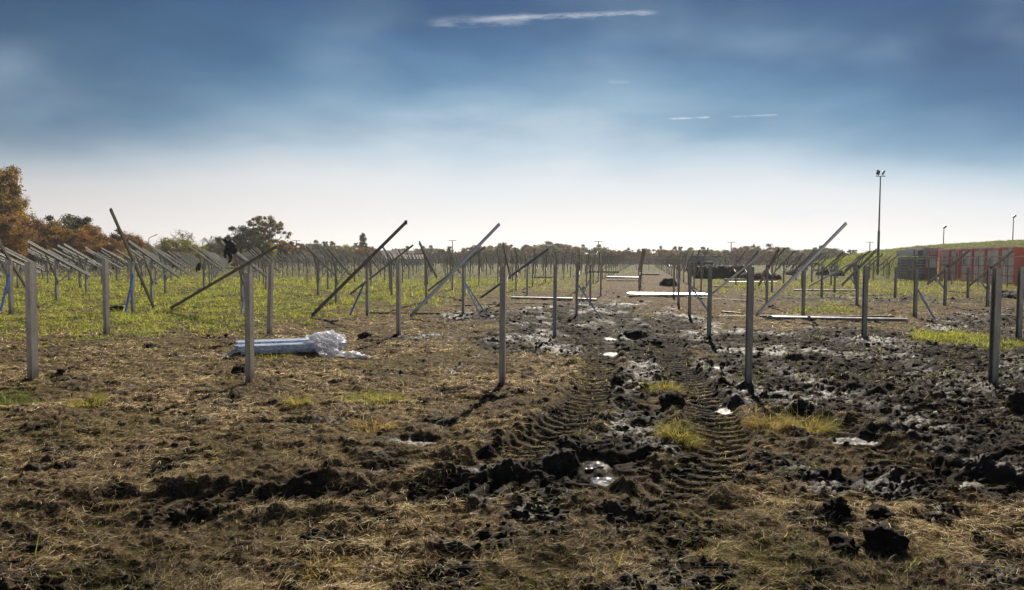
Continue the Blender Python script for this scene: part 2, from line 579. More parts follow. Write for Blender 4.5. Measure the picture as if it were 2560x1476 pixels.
# water and wet plates: px, py, half width m, half depth m, is water
POOLS = [(1462, 1150, 0.19, 0.16, 1), (1528, 1198, 0.15, 0.15, 1), (1532, 846, 0.16, 0.34, 1), (2372, 1204, 0.26, 0.12, 1),
         (2160, 985, 0.55, 0.18, 0), (2075, 975, 0.35, 0.12, 0), (1915, 992, 0.28, 0.10, 0), (2330, 1030, 0.5, 0.12, 0),
         (1290, 818, 0.5, 0.2, 0), (1390, 798, 0.5, 0.3, 0), (1120, 1165, 0.14, 0.22, 0), (2420, 1150, 0.3, 0.2, 0),
         (1060, 1100, 0.4, 0.18, 0), (1780, 915, 0.35, 0.25, 0), (2020, 905, 0.5, 0.2, 0), (900, 1170, 0.35, 0.13, 0),
         (1830, 1020, .2, .2, 0), (1560, 885, .5, .25, 0), (1200, 1000, .3, .1, 0), (2150, 1100, .3, .12, 0)]
POOLW = [(gnd(a, b).x, gnd(a, b).y, c, d, e) for a, b, c, d, e in POOLS]
# wheel ruts: pixel polylines on the ground
RUTS = [[(1516, 760), (1512, 830), (1500, 900), (1486, 960), (1462, 1010), (1400, 1070), (1320, 1120), (1210, 1160)],
        [(1640, 760), (1655, 840), (1682, 900), (1722, 960), (1768, 1020), (1800, 1080), (1788, 1150), (1730, 1200), (1620, 1250)],
        [(1560, 1170), (1400, 1215), (1180, 1230), (930, 1240), (640, 1250), (300, 1262)],
        [(2560, 1240), (2300, 1195), (2120, 1110), (1980, 1040)]]
RUTW = [[(gnd(a, b).x, gnd(a, b).y) for a, b in r] for r in RUTS]


def rut_field(x, y):
    """signed offset and arc length to the nearest rut"""
    best = np.full(x.shape, 9.0)
    arc = np.zeros(x.shape)
    off = np.zeros(x.shape)
    for r in RUTW:
        s0 = 0.0
        for (ax, ay), (bx, by) in zip(r[:-1], r[1:]):
            L = math.hypot(bx - ax, by - ay)
            tx, ty = (bx - ax) / L, (by - ay) / L
            t = np.clip((x - ax) * tx + (y - ay) * ty, 0, L)
            ox, oy = x - ax - tx * t, y - ay - ty * t
            d = np.hypot(ox, oy)
            mk = d < best
            best = np.where(mk, d, best)
            arc = np.where(mk, s0 + t, arc)
            off = np.where(mk, ox * -ty + oy * tx, off)
            s0 += L
    return best, arc, off


def masks(x, y):
    px, py = to_px(x, y)
    wob = fbm(x * 0.9, y * 0.5, 5, 4)
    wob2 = fbm(x * 3.1, y * 2.0, 15, 3)
    mud = np.zeros(x.shape)
    for cx, cy, rx, ry, a in MUD:
        mud += a * blob(px, py, cx, cy, rx, ry)
    mud = sstep(mud + 0.34 * wob + 0.30 * wob2, 0.36, 0.70)
    speck = sstep(fbm(x * 1.7, y * 1.3, 60, 4) + 0.34 * (1 - sstep(y, 4.5, 7.0)), 0.42, 0.75) * 0.8 * (y < 40)
    mud = np.maximum(mud, speck * sstep(py, 700, 760))
    # green sward: beyond a boundary that runs down to the left
    bound = np.interp(px, [-900, 0, 300, 520, 700, 900, 1010, 1150, 1350, 1500, 1640, 1760, 2050, 2560, 3400],
                      [842, 840, 843, 846, 808, 792, 772, 748, 728, 716, 690, 716, 742, 742, 742])
    green = sstep((bound - py) / 30.0 + 1.3 * wob + 1.0 * wob2, -0.7, 1.1)
    for cx, cy, rx, ry, a in [(2060, 778, 110, 12, 1), (2390, 848, 130, 20, 1.1), (2250, 730, 80, 9, 1), (2520, 700, 90, 12, 1),
                              (2500, 870, 80, 16, .9), (2010, 740, 60, 8, .6), (1900, 745, 120, 9, .6), (2330, 700, 220, 10, .9),
                              (930, 985, 80, 14, .55), (40, 985, 90, 26, .7), (2300, 700, 90, 10, .8), (1850, 720, 120, 9, .9),
                              (1660, 1010, 70, 30, .3), (150, 1350, 160, 60, .3), (1800, 700, 180, 14, .5)]:
        green = np.maximum(green, sstep(a * blob(px, py, cx, cy, rx, ry) + 0.14 * wob + .1 * wob2, 0.35, 0.7))
    # reddish bare aisle between the posts
    aisle = blob(px, py, 1600, 770, 150, 70) + blob(px, py, 1620, 715, 90, 28)
    green = green * (1 - 0.9 * sstep(aisle + 0.15 * wob, 0.3, 0.7))
    green *= 1 - 0.55 * sstep(fbm(x * 0.35, y * 0.22, 77, 4), 0.15, 0.6)
    green = np.where(y < 1.5, 0, green)
    mud *= 1 - 0.8 * green
    best, arc, off = rut_field(x, y)
    inr = 1 - sstep(best, 0.22, 0.34)
    inr = inr * (1 - 0.8 * sstep(y, 12, 17)) * (0.75 + 0.45 * wob)
    inr = np.clip(inr, 0, 1)
    mud = np.maximum(mud, inr * (0.85 + 0.25 * wob2))
    plate = np.zeros(x.shape)
    for cx, cy, rx, ry, e in POOLW:
        plate = np.maximum(plate, 1 - sstep(np.hypot((x - cx) / rx, (y - cy) / ry) + 0.35 * wob2, 0.75, 1.25))
    mud = np.maximum(mud, plate)
    wet = np.clip(0.30 + 0.9 * wob + 0.4 * wob2, 0.03, 0.85)
    wet = np.maximum(wet, plate)
    wet = wet * (1 - 0.75 * inr)
    wet = np.maximum(wet, plate)
    return mud, green, wet, plate, (best, arc, off)


POSTW = [(at(p_, 700, d_).x, d_) for p_, d_ in ((76, 9.5), (622, 9.4), (1257, 9.45), (1876, 9.5), (2492, 9.5), (264, 15.2), (672, 15.2),
                                                 (996, 15.2), (1388, 15.2), (1775, 15.2), (2164, 15.2))]


def ground_h(x, y, mk=None):
    mud, green, wet, plate, (best, arc, off) = mk if mk is not None else masks(x, y)
    h = 0.035 * fbm(x * 0.45, y * 0.45, 21, 3)
    n1 = fbm(x * 2.6, y * 3.1, 31, 4, 0.55)
    n2 = fbm(x * 9.0, y * 10.0, 41, 3, 0.55)
    n3 = fbm(x * 24, y * 27, 51, 2, 0.5)
    bil = 1 - np.abs(fbm(x * 1.7, y * 3.4, 71, 4, 0.55)) * 1.7
    far = 1 - 0.6 * sstep(y, 20, 60)
    clod = 0.036 * np.maximum(n1, -0.35) + 0.050 * np.maximum(bil, -0.4) + 0.024 * n2 + 0.013 * n3
    th = 0.026 * n1 + 0.024 * np.abs(n2) + 0.010 * n3 + 0.036 * np.maximum(bil, -.3)
    hh = th * (1 - mud) + clod * mud
    hh *= far
    # ruts with tread lugs
    inr = (1 - sstep(best, 0.21, 0.32)) * (1 - 0.5 * sstep(y, 12, 17))
    rim = np.exp(-((best - 0.38) / 0.10) ** 2) * (1 - 0.7 * sstep(y, 12, 17))
    lug = np.sin((arc + 0.75 * np.abs(off)) * (2 * math.pi / 0.19) + 0.7 * n1)
    lug = sstep(lug + 0.5 * n2, -0.1, 0.5) * sstep(0.7 * n1 + 0.8 * pn(x * 1.9, y * 1.9, 66) + .75, -0.35, 0.35)
    fade = (y < 26)
    hh = hh * (1 - 0.88 * inr * fade) + fade * (-0.060 * inr + 0.046 * inr * lug + 0.034 * rim * (1 + n1 * 1.3))
    hh = hh * (1 - plate) + plate * (-0.035 + 0.010 * n2 + 0.004 * n3 + 0.02 * n1)
    for qx, qy in POSTW:
        r2 = ((x - qx) ** 2 + (y - qy) ** 2) / 0.028
        hh = hh + np.exp(-r2) * (0.035 + 0.035 * n2 + .02 * n3)
    return h + hh


def set_color(me, name, arr):
    a = me.color_attributes.new(name, 'FLOAT_COLOR', 'POINT')
    a.data.foreach_set('color', arr.astype(np.float32).ravel())


def grid_mesh(name, X, Y, Z, mat, smooth=True):
    ny, nx = X.shape
    me = bpy.data.meshes.new(name)
    co = np.stack([X, Y, Z], -1).reshape(-1, 3).astype(np.float32)
    idx = np.arange(ny * nx).reshape(ny, nx)
    quads = np.stack([idx[:-1, :-1], idx[:-1, 1:], idx[1:, 1:], idx[1:, :-1]], -1).reshape(-1, 4)
    return raw_mesh(me, co, quads, mat, smooth)


def raw_mesh(me, co, quads, mat, smooth=False):
    n, kk = len(quads), quads.shape[1]
    me.vertices.add(len(co))
    me.vertices.foreach_set('co', co.astype(np.float32).ravel())
    me.loops.add(n * kk)
    me.loops.foreach_set('vertex_index', quads.astype(np.int32).ravel())
    me.polygons.add(n)
    me.polygons.foreach_set('loop_start', (np.arange(n) * kk).astype(np.int32))
    me.polygons.foreach_set('use_smooth', np.full(n, smooth, dtype=bool))
    me.materials.append(mat)
    me.update(calc_edges=True)
    return me


ys = [-60, -40, -25, -15, -9, -5, -2.5, -1, 0, 0.8, 1.5, 2.0]
y = 2.3
while y < 3000:
    ys.append(y)
    if y < 4.3: y += 0.014
    elif y < 40: y *= 1.0034
    elif y < 400: y *= 1.011
    else: y *= 1.1
ys = np.array(ys)
NX = 1080
u = np.linspace(-1, 1, NX)
Wd = np.sqrt((0.93 * ys) ** 2 + 3.2 ** 2) + np.where(ys > 150, (ys - 150) * 1.5, 0) + np.where(ys < 2.2, 4 + np.abs(ys) * 2, 0)
GX = u[None, :] * Wd[:, None]
GY = np.repeat(ys[:, None], NX, 1)
mk = masks(GX, GY)
GZ = ground_h(GX, GY, mk)
GZ = np.where(GY < 1.5, GZ * 0.3, GZ)
gm = grid_mesh('ground', GX, GY, GZ, M['soil'])
ga = np.stack([mk[0], mk[1], mk[2], np.ones_like(mk[0])], -1).reshape(-1, 4)
set_color(gm, 'ground_kind', ga)
g_obj = link('ground', gm)
tag(g_obj, 'muddy field of churned black earth, flattened dry grass and green sward', None, None, 'structure')


def hz(x, y):
    return float(ground_h(np.array([x], dtype=float), np.array([y], dtype=float))[0])


# puddles: irregular water sheets lying in the hollows
for i, (cx, cy, rx, ry, e) in enumerate(POOLW):
    if not e:
        continue
    n = 40
    vs = [(cx, cy, 0)]
    for j in range(n):
        t = 2 * math.pi * j / n
        r = 1.0 + 0.12 * math.sin(3 * t + i) + 0.08 * math.sin(7 * t + 2 * i)
        vs.append((cx + rx * r * math.cos(t), cy + ry * r * math.sin(t), 0))
    zc = 0.035 * float(fbm(np.array([cx * 0.45]), np.array([cy * 0.45]), 21, 3)[0])
    me = bpy.data.meshes.new('puddle')
    me.from_pydata([(a, b, zc - 0.030) for a, b, c in vs], [], [(0, j + 1, (j + 1) % n + 1) for j in range(n)])
    me.materials.append(M['water'])
    tag(link('puddle', me), ['shallow puddle glinting in the wheel rut near the middle', 'small puddle just below the glinting rut puddle',
                             'long puddle lying in the far wheel rut', 'puddle between mud clods at the right edge'][i], None, None, 'structure')

# ------------------------------------------------------------------ blades of grass and straw


def blades(name, P, L, Wb, az, el, colr, mat, bend=0.35, segs=2):
    """curved ribbons: P base (n,3), L length, Wb width, az heading, el rise angle, colr (n,3)"""
    n = len(P)
    d = np.stack([np.cos(az), np.sin(az), np.zeros(n)], -1)
    sd = np.stack([-np.sin(az), np.cos(az), np.zeros(n)], -1)
    tw = RNG.uniform(-0.9, 0.9, n)
    sd = sd * np.cos(tw)[:, None]
    sd[:, 2] = np.sin(tw)
    rows = []
    for j in range(segs + 1):
        t = j / segs
        e = el - bend * t * RNG.uniform(0.3, 1.5, n)
        c = P + d * (L * t * np.cos(e))[:, None]
        c[:, 2] += L * t * np.sin(e)
        w = Wb * (1 - 0.85 * t ** 1.5) * 0.5
        rows += [c - sd * w[:, None], c + sd * w[:, None]]
    co = np.stack(rows, 1).reshape(-1, 3)
    kk = 2 * (segs + 1)
    base = (np.arange(n) * kk)[:, None]
    q4 = np.concatenate([base + np.array([[2 * j, 2 * j + 1, 2 * j + 3, 2 * j + 2]]) for j in range(segs)], 0)
    me = raw_mesh(bpy.data.meshes.new(name), co, q4, mat)
    cl = np.repeat(np.concatenate([colr, np.ones((n, 1))], 1), kk, 0)
    set_color(me, 'tint', cl)
    return me


def scatter(n, y0, y1, power=1.0, half=0.80):
    """points in a fan, thinning with distance"""
    t = RNG.uniform(0, 1, n)
    if power == 1.0:
        y = y0 * (y1 / y0) ** t
    else:
        a = 1 - power
        y = (y0 ** a + t * (y1 ** a - y0 ** a)) ** (1 / a)
    x = RNG.uniform(-1, 1, n) * (half * y + 0.6)
    return x, y


def pal(n, cols, jit=0.25):
    cols = np.array(cols)
    c = cols[RNG.integers(0, len(cols), n)]
    return c * RNG.uniform(1 - jit, 1 + jit, (n, 1)) * RNG.uniform(0.92, 1.08, (n, 3))


# flattened dry straw in the foreground
x, y = scatter(800000, 3.0, 24.0, 1.25)
mk = masks(x, y)
tuf = sstep(fbm(x * 1.4, y * 1.4, 90, 3), -0.5, 0.5)
keep = RNG.uniform(0, 1, len(x)) < (1 - 0.86 * mk[0]) * (1 - 0.6 * mk[1]) * (0.35 + 0.65 * tuf)
x, y = x[keep], y[keep]
z = ground_h(x, y, tuple(a[keep] for a in mk[:4]) + (tuple(a[keep] for a in mk[4]),))
n = len(x)
el = np.abs(RNG.normal(0.0, 0.30, n)) + 0.03
up = RNG.uniform(0, 1, n) < 0.05
el = np.where(up, RNG.uniform(0.4, 1.2, n), el)
L = RNG.uniform(0.03, 0.11, n) * (1 + y * 0.02)
wb = RNG.uniform(0.0012, 0.0034, n) * np.maximum(1, y / 6.0)
swirl = 3.0 * fbm(x * 0.8, y * 0.8, 95, 2) + RNG.normal(0, 0.9, n)
c = pal(n, [(0.60, 0.48, 0.31), (0.45, 0.34, 0.21), (0.25, 0.18, 0.11), (0.82, 0.70, 0.51), (0.33, 0.23, 0.145), (0.15, 0.105, 0.07), (0.50, 0.34, 0.205), (0.11, 0.08, 0.055), (0.92, 0.84, 0.68)], 0.4)
shade_ = 0.50 + 0.85 * sstep(fbm(x * 0.8, y * 0.55, 93, 5), -0.5, 0.5)
c = c * (shade_ * (0.92 + 0.45 * sstep(y, 5.0, 9.0)))[:, None]
big = sstep(fbm(x * 0.5, y * 0.5, 97, 3), 0.0, 0.7)
olive = RNG.uniform(0, 1, n) < 0.12 + 0.36 * big
c = np.where(olive[:, None], pal(n, [(0.24, 0.25, 0.06), (0.17, 0.18, 0.045), (0.32, 0.28, 0.09)]), c)
me = blades('dry_grass', np.stack([x, y, z + 0.003], -1), L, wb, swirl, el, c, M['straw'], 0.4, 2)
tag(link('dry_grass', me), 'flattened brown dry grass and straw lying over the muddy foreground', 'grass', None, 'stuff')

x, y = scatter(190000, 20.0, 110.0, 1.1)
mk = masks(x, y)
keep = RNG.uniform(0, 1, len(x)) < (1 - 0.85 * mk[0]) * (1 - 0.75 * mk[1]) * (0.3 + 0.7 * sstep(fbm(x * .9, y * .7, 98, 3), -.5, .5))
x, y = x[keep], y[keep]
z = ground_h(x, y)
n = len(x)
c = pal(n, [(0.44, 0.28, 0.16), (0.32, 0.18, 0.10), (0.20, 0.11, 0.065), (0.58, 0.42, 0.26), (0.30, 0.27, 0.08)], 0.4)
me = blades('withered_grass', np.stack([x, y, z - 0.005], -1), RNG.uniform(.05, .16, n), RNG.uniform(.0018, .0038, n) * y / 7.0, RNG.uniform(0, 6.28, n), RNG.uniform(0.2, 1.3, n), c, M['straw'], .6, 2)
tag(link('withered_grass', me), 'reddish brown withered grass in the bare aisle beyond the ruts', 'grass', None, 'stuff')

# green sward, mostly beyond the second row of posts
x1, y1_ = scatter(760000, 9.5, 60.0, 1.15)
x2, y2_ = scatter(110000, 55.0, 230.0, 1.0)
x3, y3_ = scatter(90000, 3.2, 12.0, 1.2)
x, y = np.concatenate([x1, x2, x3]), np.concatenate([y1_, y2_, y3_])
mk = masks(x, y)
tuf = sstep(fbm(x * 1.1, y * 0.8, 190, 4), -0.25, 0.6)
pr = mk[1] * (0.42 + 0.58 * tuf) + 0.16 * (y < 30) * sstep(fbm(x * 2.5, y * 2.5, 191, 3), 0.1, 0.5)
keep = RNG.uniform(0, 1, len(x)) < pr
x, y, tuf, gr = x[keep], y[keep], tuf[keep], mk[1][keep]
z = ground_h(x, y, tuple(a[keep] for a in mk[:4]) + (tuple(a[keep] for a in mk[4]),))
n = len(x)
clump = sstep(fbm(x * 2.3, y * 1.6, 195, 3), -0.3, 0.6)
L = RNG.uniform(0.06, 0.20, n) * (0.45 + 1.25 * tuf * clump) * (0.6 + 0.6 * gr) * (1 + np.clip(y / 160, 0, 0.5))
wb = RNG.uniform(0.003, 0.007, n) * np.maximum(1, y / 11.0)
el = RNG.uniform(0.7, 1.5, n)
c = pal(n, [(0.42, 0.47, 0.08), (0.55, 0.57, 0.10), (0.29, 0.35, 0.06), (0.66, 0.64, 0.16), (0.18, 0.23, 0.045)], 0.35)
dry = RNG.uniform(0, 1, n) < 0.14 + 0.42 * sstep(fbm(x * .5, y * .35, 192, 4), 0.05, 0.8)
c = np.where(dry[:, None], pal(n, [(0.46, 0.36, 0.17), (0.34, 0.24, 0.11), (0.20, 0.14, 0.07)]), c)
me = blades('green_grass', np.stack([x, y, z - 0.005], -1), L, wb, RNG.uniform(0, 2 * math.pi, n), el, c, M['blade'], 0.7, 2)
tag(link('green_grass', me), 'bright green and yellowish grass growing between the steel posts', 'grass', None, 'stuff')


def tuft(px, py, n, h, spread, label, cols, el0=0.6):
    p = gnd(px, py)
    bx, by = p.x, p.y
    r = spread * np.sqrt(RNG.uniform(0, 1, n)) * 0.9
    t = RNG.uniform(0, 2 * math.pi, n)
    x, y = r * np.cos(t), r * np.sin(t) * 0.7
    zz = ground_h(bx + x, by + y) - hz(bx, by)
    az = t + RNG.normal(0, 0.7, n)
    me = blades('grass_tuft', np.stack([x, y, zz - 0.01], -1), h * RNG.uniform(0.45, 1.15, n), RNG.uniform(0.003, 0.0065, n),
                az, RNG.uniform(el0, 1.5, n), pal(n, cols, 0.3), M['blade'], 0.8, 3)
    o = link('grass_tuft', me, None, (bx, by, hz(bx, by)))
    return tag(o, label, 'grass tuft', 'grass tufts in the mud')


GRN = [(0.36, 0.38, 0.07), (0.44, 0.42, 0.10), (0.25, 0.29, 0.05), (0.50, 0.42, 0.17)]
DRY = [(0.46, 0.32, 0.14), (0.34, 0.22, 0.09), (0.54, 0.42, 0.20), (0.28, 0.26, 0.08)]
tuft(2015, 1075, 620, 0.27, 0.21, 'large pale green grass tuft in the mud on the right, taller of the pair', GRN + DRY)
tuft(1925, 1082, 560, 0.18, 0.22, 'brown grass tuft beside the large pale green tuft', DRY)
tuft(1700, 1108, 520, 0.19, 0.18, 'green and straw grass tuft between the two wheel ruts', GRN + DRY)
tuft(1655, 985, 420, 0.21, 0.24, 'straw-coloured grass tuft between the ruts, behind the dark clods', DRY + GRN)
tuft(215, 1015, 380, 0.19, 0.20, 'brownish grass tuft right of the leftmost near post', DRY + GRN)
tuft(30, 1012, 520, 0.12, 0.30, 'dark green leafy tuft at the left edge below the leftmost near post', [(0.12, 0.19, 0.03), (0.20, 0.27, 0.04)])
tuft(930, 1005, 620, 0.15, 0.42, 'low spreading green tuft left of the central near post', GRN)
tuft(747, 1028, 260, 0.20, 0.14, 'small dry tuft between the two left near posts', DRY + GRN)
tuft(475, 802, 380, 0.30, 0.30, 'dark green clump at the edge of the grass beneath the low rail', [(0.05, 0.08, 0.02), (0.08, 0.13, 0.02)])
tuft(935, 1072, 420, 0.14, 0.25, 'low brown grass hummock left of the central post shadow', DRY)
tuft(690, 900, 200, 0.17, 0.30, 'green tuft in front of the wrapped steel bundle', GRN)
tuft(2290, 768, 220, 0.28, 0.35, 'green tuft beside the pale leaning strut on the right', GRN)
tuft(820, 1440, 240, 0.11, 0.15, 'pale straw tuft near the bottom edge of the field', DRY)

# ------------------------------------------------------------------ mud clods


def clod_mesh(seed, sub=3, rough=0.22):
    bm = bmesh.new()
    bmesh.ops.create_icosphere(bm, subdivisions=sub + 1, radius=1.0)
    r = random.Random(seed)
    o = r.uniform(0, 50)
    co = np.array([v.co[:] for v in bm.verts])
    n = fbm(co[:, 0] * 1.3 + o + co[:, 2], co[:, 1] * 1.3 + co[:, 2] * 1.7, seed, 4, 0.6)
    n2 = fbm(co[:, 0] * 4 + o - co[:, 2] * 3, co[:, 1] * 4 + co[:, 2] * 4, seed + 9, 3, 0.6)
    co = co * (1 + rough * n + 0.16 * n2)[:, None]
    for v, c_ in zip(bm.verts, co):
        v.co = c_
    me = bpy.data.meshes.new('soil_clod')
    bm.to_mesh(me)
    bm.free()
    me.materials.append(M['clod'])
    for p_ in me.polygons: p_.use_smooth = True
    return me


CM = [clod_mesh(s) for s in (3, 8, 14, 21)]
for i, (px, py, w, h, lab) in enumerate([
        (2210, 1395, 0.17, 0.13, 'large dark earth clod near the bottom right, bigger of two'),
        (2105, 1385, 0.14, 0.09, 'flat dark earth clod left of the larger one near the bottom right'),
        (598, 940, 0.16, 0.13, 'black clod lying left of the short near post'),
        (1542, 972, 0.13, 0.13, 'upright dark clod between the wheel ruts'),
        (1585, 975, 0.09, 0.07, 'small clod right of the upright dark clod'),
        (1612, 983, 0.09, 0.07, 'small clod, rightmost of three between the ruts'),
        (1590, 848, 0.42, 0.16, 'broad dark clod beside the long far puddle'),
        (1630, 862, 0.30, 0.14, 'dark clod right of the broad one by the far puddle'),
        (912, 852, 0.20, 0.14, 'dark clod in brown grass left of the second row post'),
        (2090, 1302, 0.12, 0.10, 'crumbled clod on straw at the lower right'),
        (2200, 1315, 0.13, 0.09, 'dark clod with straw on top at the lower right'),
        (1215, 1135, 0.14, 0.15, 'upright clod right of the small wet track'),
        (1680, 1035, 0.20, 0.16, 'dark clod behind the tuft between the ruts'),
        (1345, 1020, 0.17, 0.10, 'low dark clod right of the central near post'),
        (2545, 1040, 0.18, 0.24, 'tall black clod at the right edge'),
        (495, 988, 0.12, 0.07, 'low dark clod in the straw between the two left near posts'),
        (375, 870, 0.20, 0.10, 'dark hollowed clod at the grass edge on the left')]):
    p = gnd(px, py)
    o = link('soil_clod', CM[i % 4], None, (p.x, p.y, hz(p.x, p.y) + h * 0.25))
    o.scale = (w * .64, w * 0.55, h * .64)
    o.rotation_euler = (0, 0, i * 1.3)
    tag(o, lab, 'earth clod', 'earth clods on the field')

# countless small crumbs as one object
x, y = scatter(90000, 3.2, 45.0, 1.1)
mk = masks(x, y)
cl = sstep(fbm(x * 1.2, y * 1.2, 290, 3), -0.2, 0.6)
keep = RNG.uniform(0, 1, len(x)) < mk[0] * (0.25 + 0.75 * cl) * (1 - mk[3]) * 0.8 + 0.008
x, y = x[keep], y[keep]
z = ground_h(x, y)
n = len(x)
bm = bmesh.new(); bmesh.ops.create_icosphere(bm, subdivisions=1, radius=1.0)
ico = np.array([v.co[:] for v in bm.verts]); icf = np.array([[v.index for v in f.verts] for f in bm.faces]); bm.free()
sz = np.minimum(RNG.lognormal(-4.75, 0.5, n), 0.032) * (1 + y * 0.05)
sc = np.stack([RNG.uniform(0.8, 1.6, n), RNG.uniform(0.7, 1.2, n), RNG.uniform(0.5, 0.95, n)], -1) * sz[:, None]
jit = 1 + RNG.uniform(-0.28, 0.28, (n, len(ico), 1))
co = np.stack([x, y, z + sz * 0.25], -1)[:, None, :] + ico[None] * jit * sc[:, None, :]
fs = (np.arange(n) * len(ico))[:, None, None] + icf[None]
me = raw_mesh(bpy.data.meshes.new('mud_crumbs'), co.reshape(-1, 3), fs.reshape(-1, 3), M['clod'], True)
tag(link('mud_crumbs', me), 'countless small crumbs of black mud churned up by wheels', 'mud', None, 'stuff')

# ------------------------------------------------------------------ steel posts and supports
POST_S = csec(0.07, 0.115, 0.0045, 0.02)
RAIL_S = railsec(0.056, 0.088)
SWUNG_S = railsec(0.052, 0.080)
BRACE_S = csec(0.035, 0.045, 0.003, 0.008)
TOP = 1.55
BELOW = 0.4


def post_sections(h):
    b = MB()
    sec = POST_S
    # local: side -> x, up -> y ; swept along z
    n = len(sec)
    vs = [(a, bb, -BELOW) for a, bb in sec] + [(a, bb, h) for a, bb in sec]
    fs = [(i, i + n, (i + 1) % n + n, (i + 1) % n) for i in range(n)] + [tuple(range(n)), tuple(range(2 * n - 1, n - 1, -1))]
    b.add(vs, fs)
    return b


post_me = {}


def post_mesh(h, dark=False):
    key = (round(h, 2), dark)
    if key not in post_me:
        post_me[key] = post_sections(h).mesh('post', M['post'])
    return post_me[key]


def bolt(b, p, ax, r=0.014, l=0.02):
    b.tube([Vector(p), Vector(p) + Vector(ax) * l], r, 6)


def base_at(px, D):
    p = at(px, 700, D)
    return Vector((p.x, D, hz(p.x, D) * 0.5))


def single_post(px, D, top_py, label, group, lean=0.0, leany=0.0, rz=-0.10):
    b = base_at(px, D)
    h = at(px, top_py, D).z - b.z if top_py else TOP
    o = link('steel_post', post_mesh(h), None, b)
    o.rotation_euler = (leany, lean, rz)
    return tag(o, label, 'post', group)


G1 = 'steel posts of the nearest row'
single_post(76, 9.5, 655, 'leftmost thick steel post of the nearest row, dark grey front', G1, 0.004)
single_post(622, 9.4, 683, 'shorter near steel post with pale lit edge, in front of the wrapped bundle', G1)
single_post(1257, 9.45, 665, 'central near steel post casting a shadow to the lower left', G1, 0.002)
single_post(1876, 9.5, 668, 'near steel post standing in black mud right of the wheel ruts', G1)
single_post(2492, 9.5, 671, 'rightmost near steel post with dark open channel side', G1, 0.0)
G2 = 'steel posts of the second row'
for px, tp, lab, ln in [
        (264, 650, 'second row post at the edge of the grass on the left', 0),
        (672, 654, 'second row post leaning slightly, behind the plastic wrapped bundle', 0.035),
        (996, 657, 'second row post left of centre with bare brown grass at its foot', 0),
        (1388, 661, 'second row post just left of the wheel ruts', 0),
        (1775, 664, 'second row post just right of the wheel ruts', 0),
        (2164, 666, 'second row post on the right where the long rails lie behind it', 0),
        (2552, 668, 'second row post cut by the right edge of the photo', 0)]:
    single_post(px, 15.2, tp, lab, G2, ln)


def member(parent, name, p0, p1, sec, mat, up=(0, 0, 1)):
    """a steel member between two world points, child of parent (unrotated empty)"""
    o0 = parent.location
    b = MB().sweep(sec, Vector(p0) - o0, Vector(p1) - o0, up)
    return b.build(name, mat, parent)


def solve_rail(lo, hi, D, pxpost, length=3.75, ground=True):
    """rail in space from its two picture ends: passes the post in row depth D"""
    s = (pxpost - lo[0]) / (hi[0] - lo[0])
    best = None
    for i in range(-70, 71):
        dL = D + i * 0.05
        den = 1 / D - (1 - s) / dL
        if den <= 0: continue
        dH = s / den
        if abs(dH - D) > 3.2: continue
        a, b = at(*lo, dL), at(*hi, dH)
        cst = ((a - b).length - length) ** 2 + (6 * (a.z - 0.06) ** 2 if ground else 0)
        if best is None or cst < best[0]:
            best = (cst, a, b)
    return best[1], best[2]


def swung_support(px, D, top_py, lo, hi, label, mat='rail', braces=(), length=3.75, ground=True, cap=False, ddir=None):
    b = base_at(px, D)
    h = at(px, top_py, D).z - b.z
    e = empty('panel_support', b)
    tag(e, label, 'panel support', 'posts with loose rails swung across them')
    link('post', post_mesh(h), e).rotation_euler = (0, 0, -0.09)
    if ddir is None:
        L, H = solve_rail(lo, hi, D, px, length, ground)
    else:
        L, H = at(*lo, D + ddir[0]), at(*hi, D + ddir[1])
    off = Vector((0, -0.10, 0)) if ddir is None else Vector((0, 0, 0))
    r = member(e, 'rail', L + off, H + off, SWUNG_S, M[mat], (0.0, -0.30, 1) if ddir is None else (0, .35, 1))
    d = (H - L).normalized()
    bb = MB()
    pc = b + Vector((0, -0.06, h - 0.06))
    bb.box(pc - b, (0.16, 0.012, 0.14))
    bolt(bb, pc - b + Vector((0.04, -0.01, 0.03)), (0, -1, 0))
    bolt(bb, pc - b + Vector((-0.04, -0.01, -0.03)), (0, -1, 0))
    bb.build('bracket', M['rail'], e)
    if cap:
        q_ = MB().box(H - b + off, (0.07, 0.09, 0.12))
        q_.build('end_clamp', M['dark_metal'], e)
    for (p0, d0, p1, d1, mt) in braces:
        member(e, 'brace', at(*p0, D + d0), at(*p1, D + d1), BRACE_S, M[mt], (0, -1, 0.2))
    return e


swung_support(26, 20.9, 652, (103, 771), (-34, 545), 'support at the left edge, its dark rail swung steeply across the near post', 'dark_rail',
              [((24, 687), -0.2, (2, 776), -0.9, 'blue_steel')], 4.6)
swung_support(331, 20.9, 655, (388, 768), (281.5, 524), 'support with a steep dark rail and blue strut near the black tub', 'dark_rail',
              [((333, 687), -0.15, (313, 785), -0.9, 'blue_steel')], 3.9)
swung_support(625, 20.9, 655, (431, 770), (697, 615), 'support with a long low dark rail crossing behind the short near post', 'dark_rail',
              [((616, 715), -0.15, (603, 783), -0.7, 'pale_blue')], 3.9)
swung_support(918, 20.9, 658, (782, 789), (1016, 557), 'support with dark diagonal rail and bright blue strut, left of centre', 'dark_rail',
              [((912, 705), -0.15, (875, 788), -0.8, 'blue_steel')], 3.75, True, True)
swung_support(1158, 20.9, 659, (1027, 791), (1249, 561), 'support with shiny diagonal rail and two pale struts near the centre', 'bright',
              [((1161, 705), -0.15, (1221, 795), -0.8, 'pale_blue'), ((1163, 712), -0.12, (1203, 794), -0.5, 'pale_blue')], 3.75)
swung_support(2010, 20.9, 665, (1887, 789), (2112, 559), 'support with a long shiny rail rising to the right, right of the ruts', 'bright', [], 3.75)
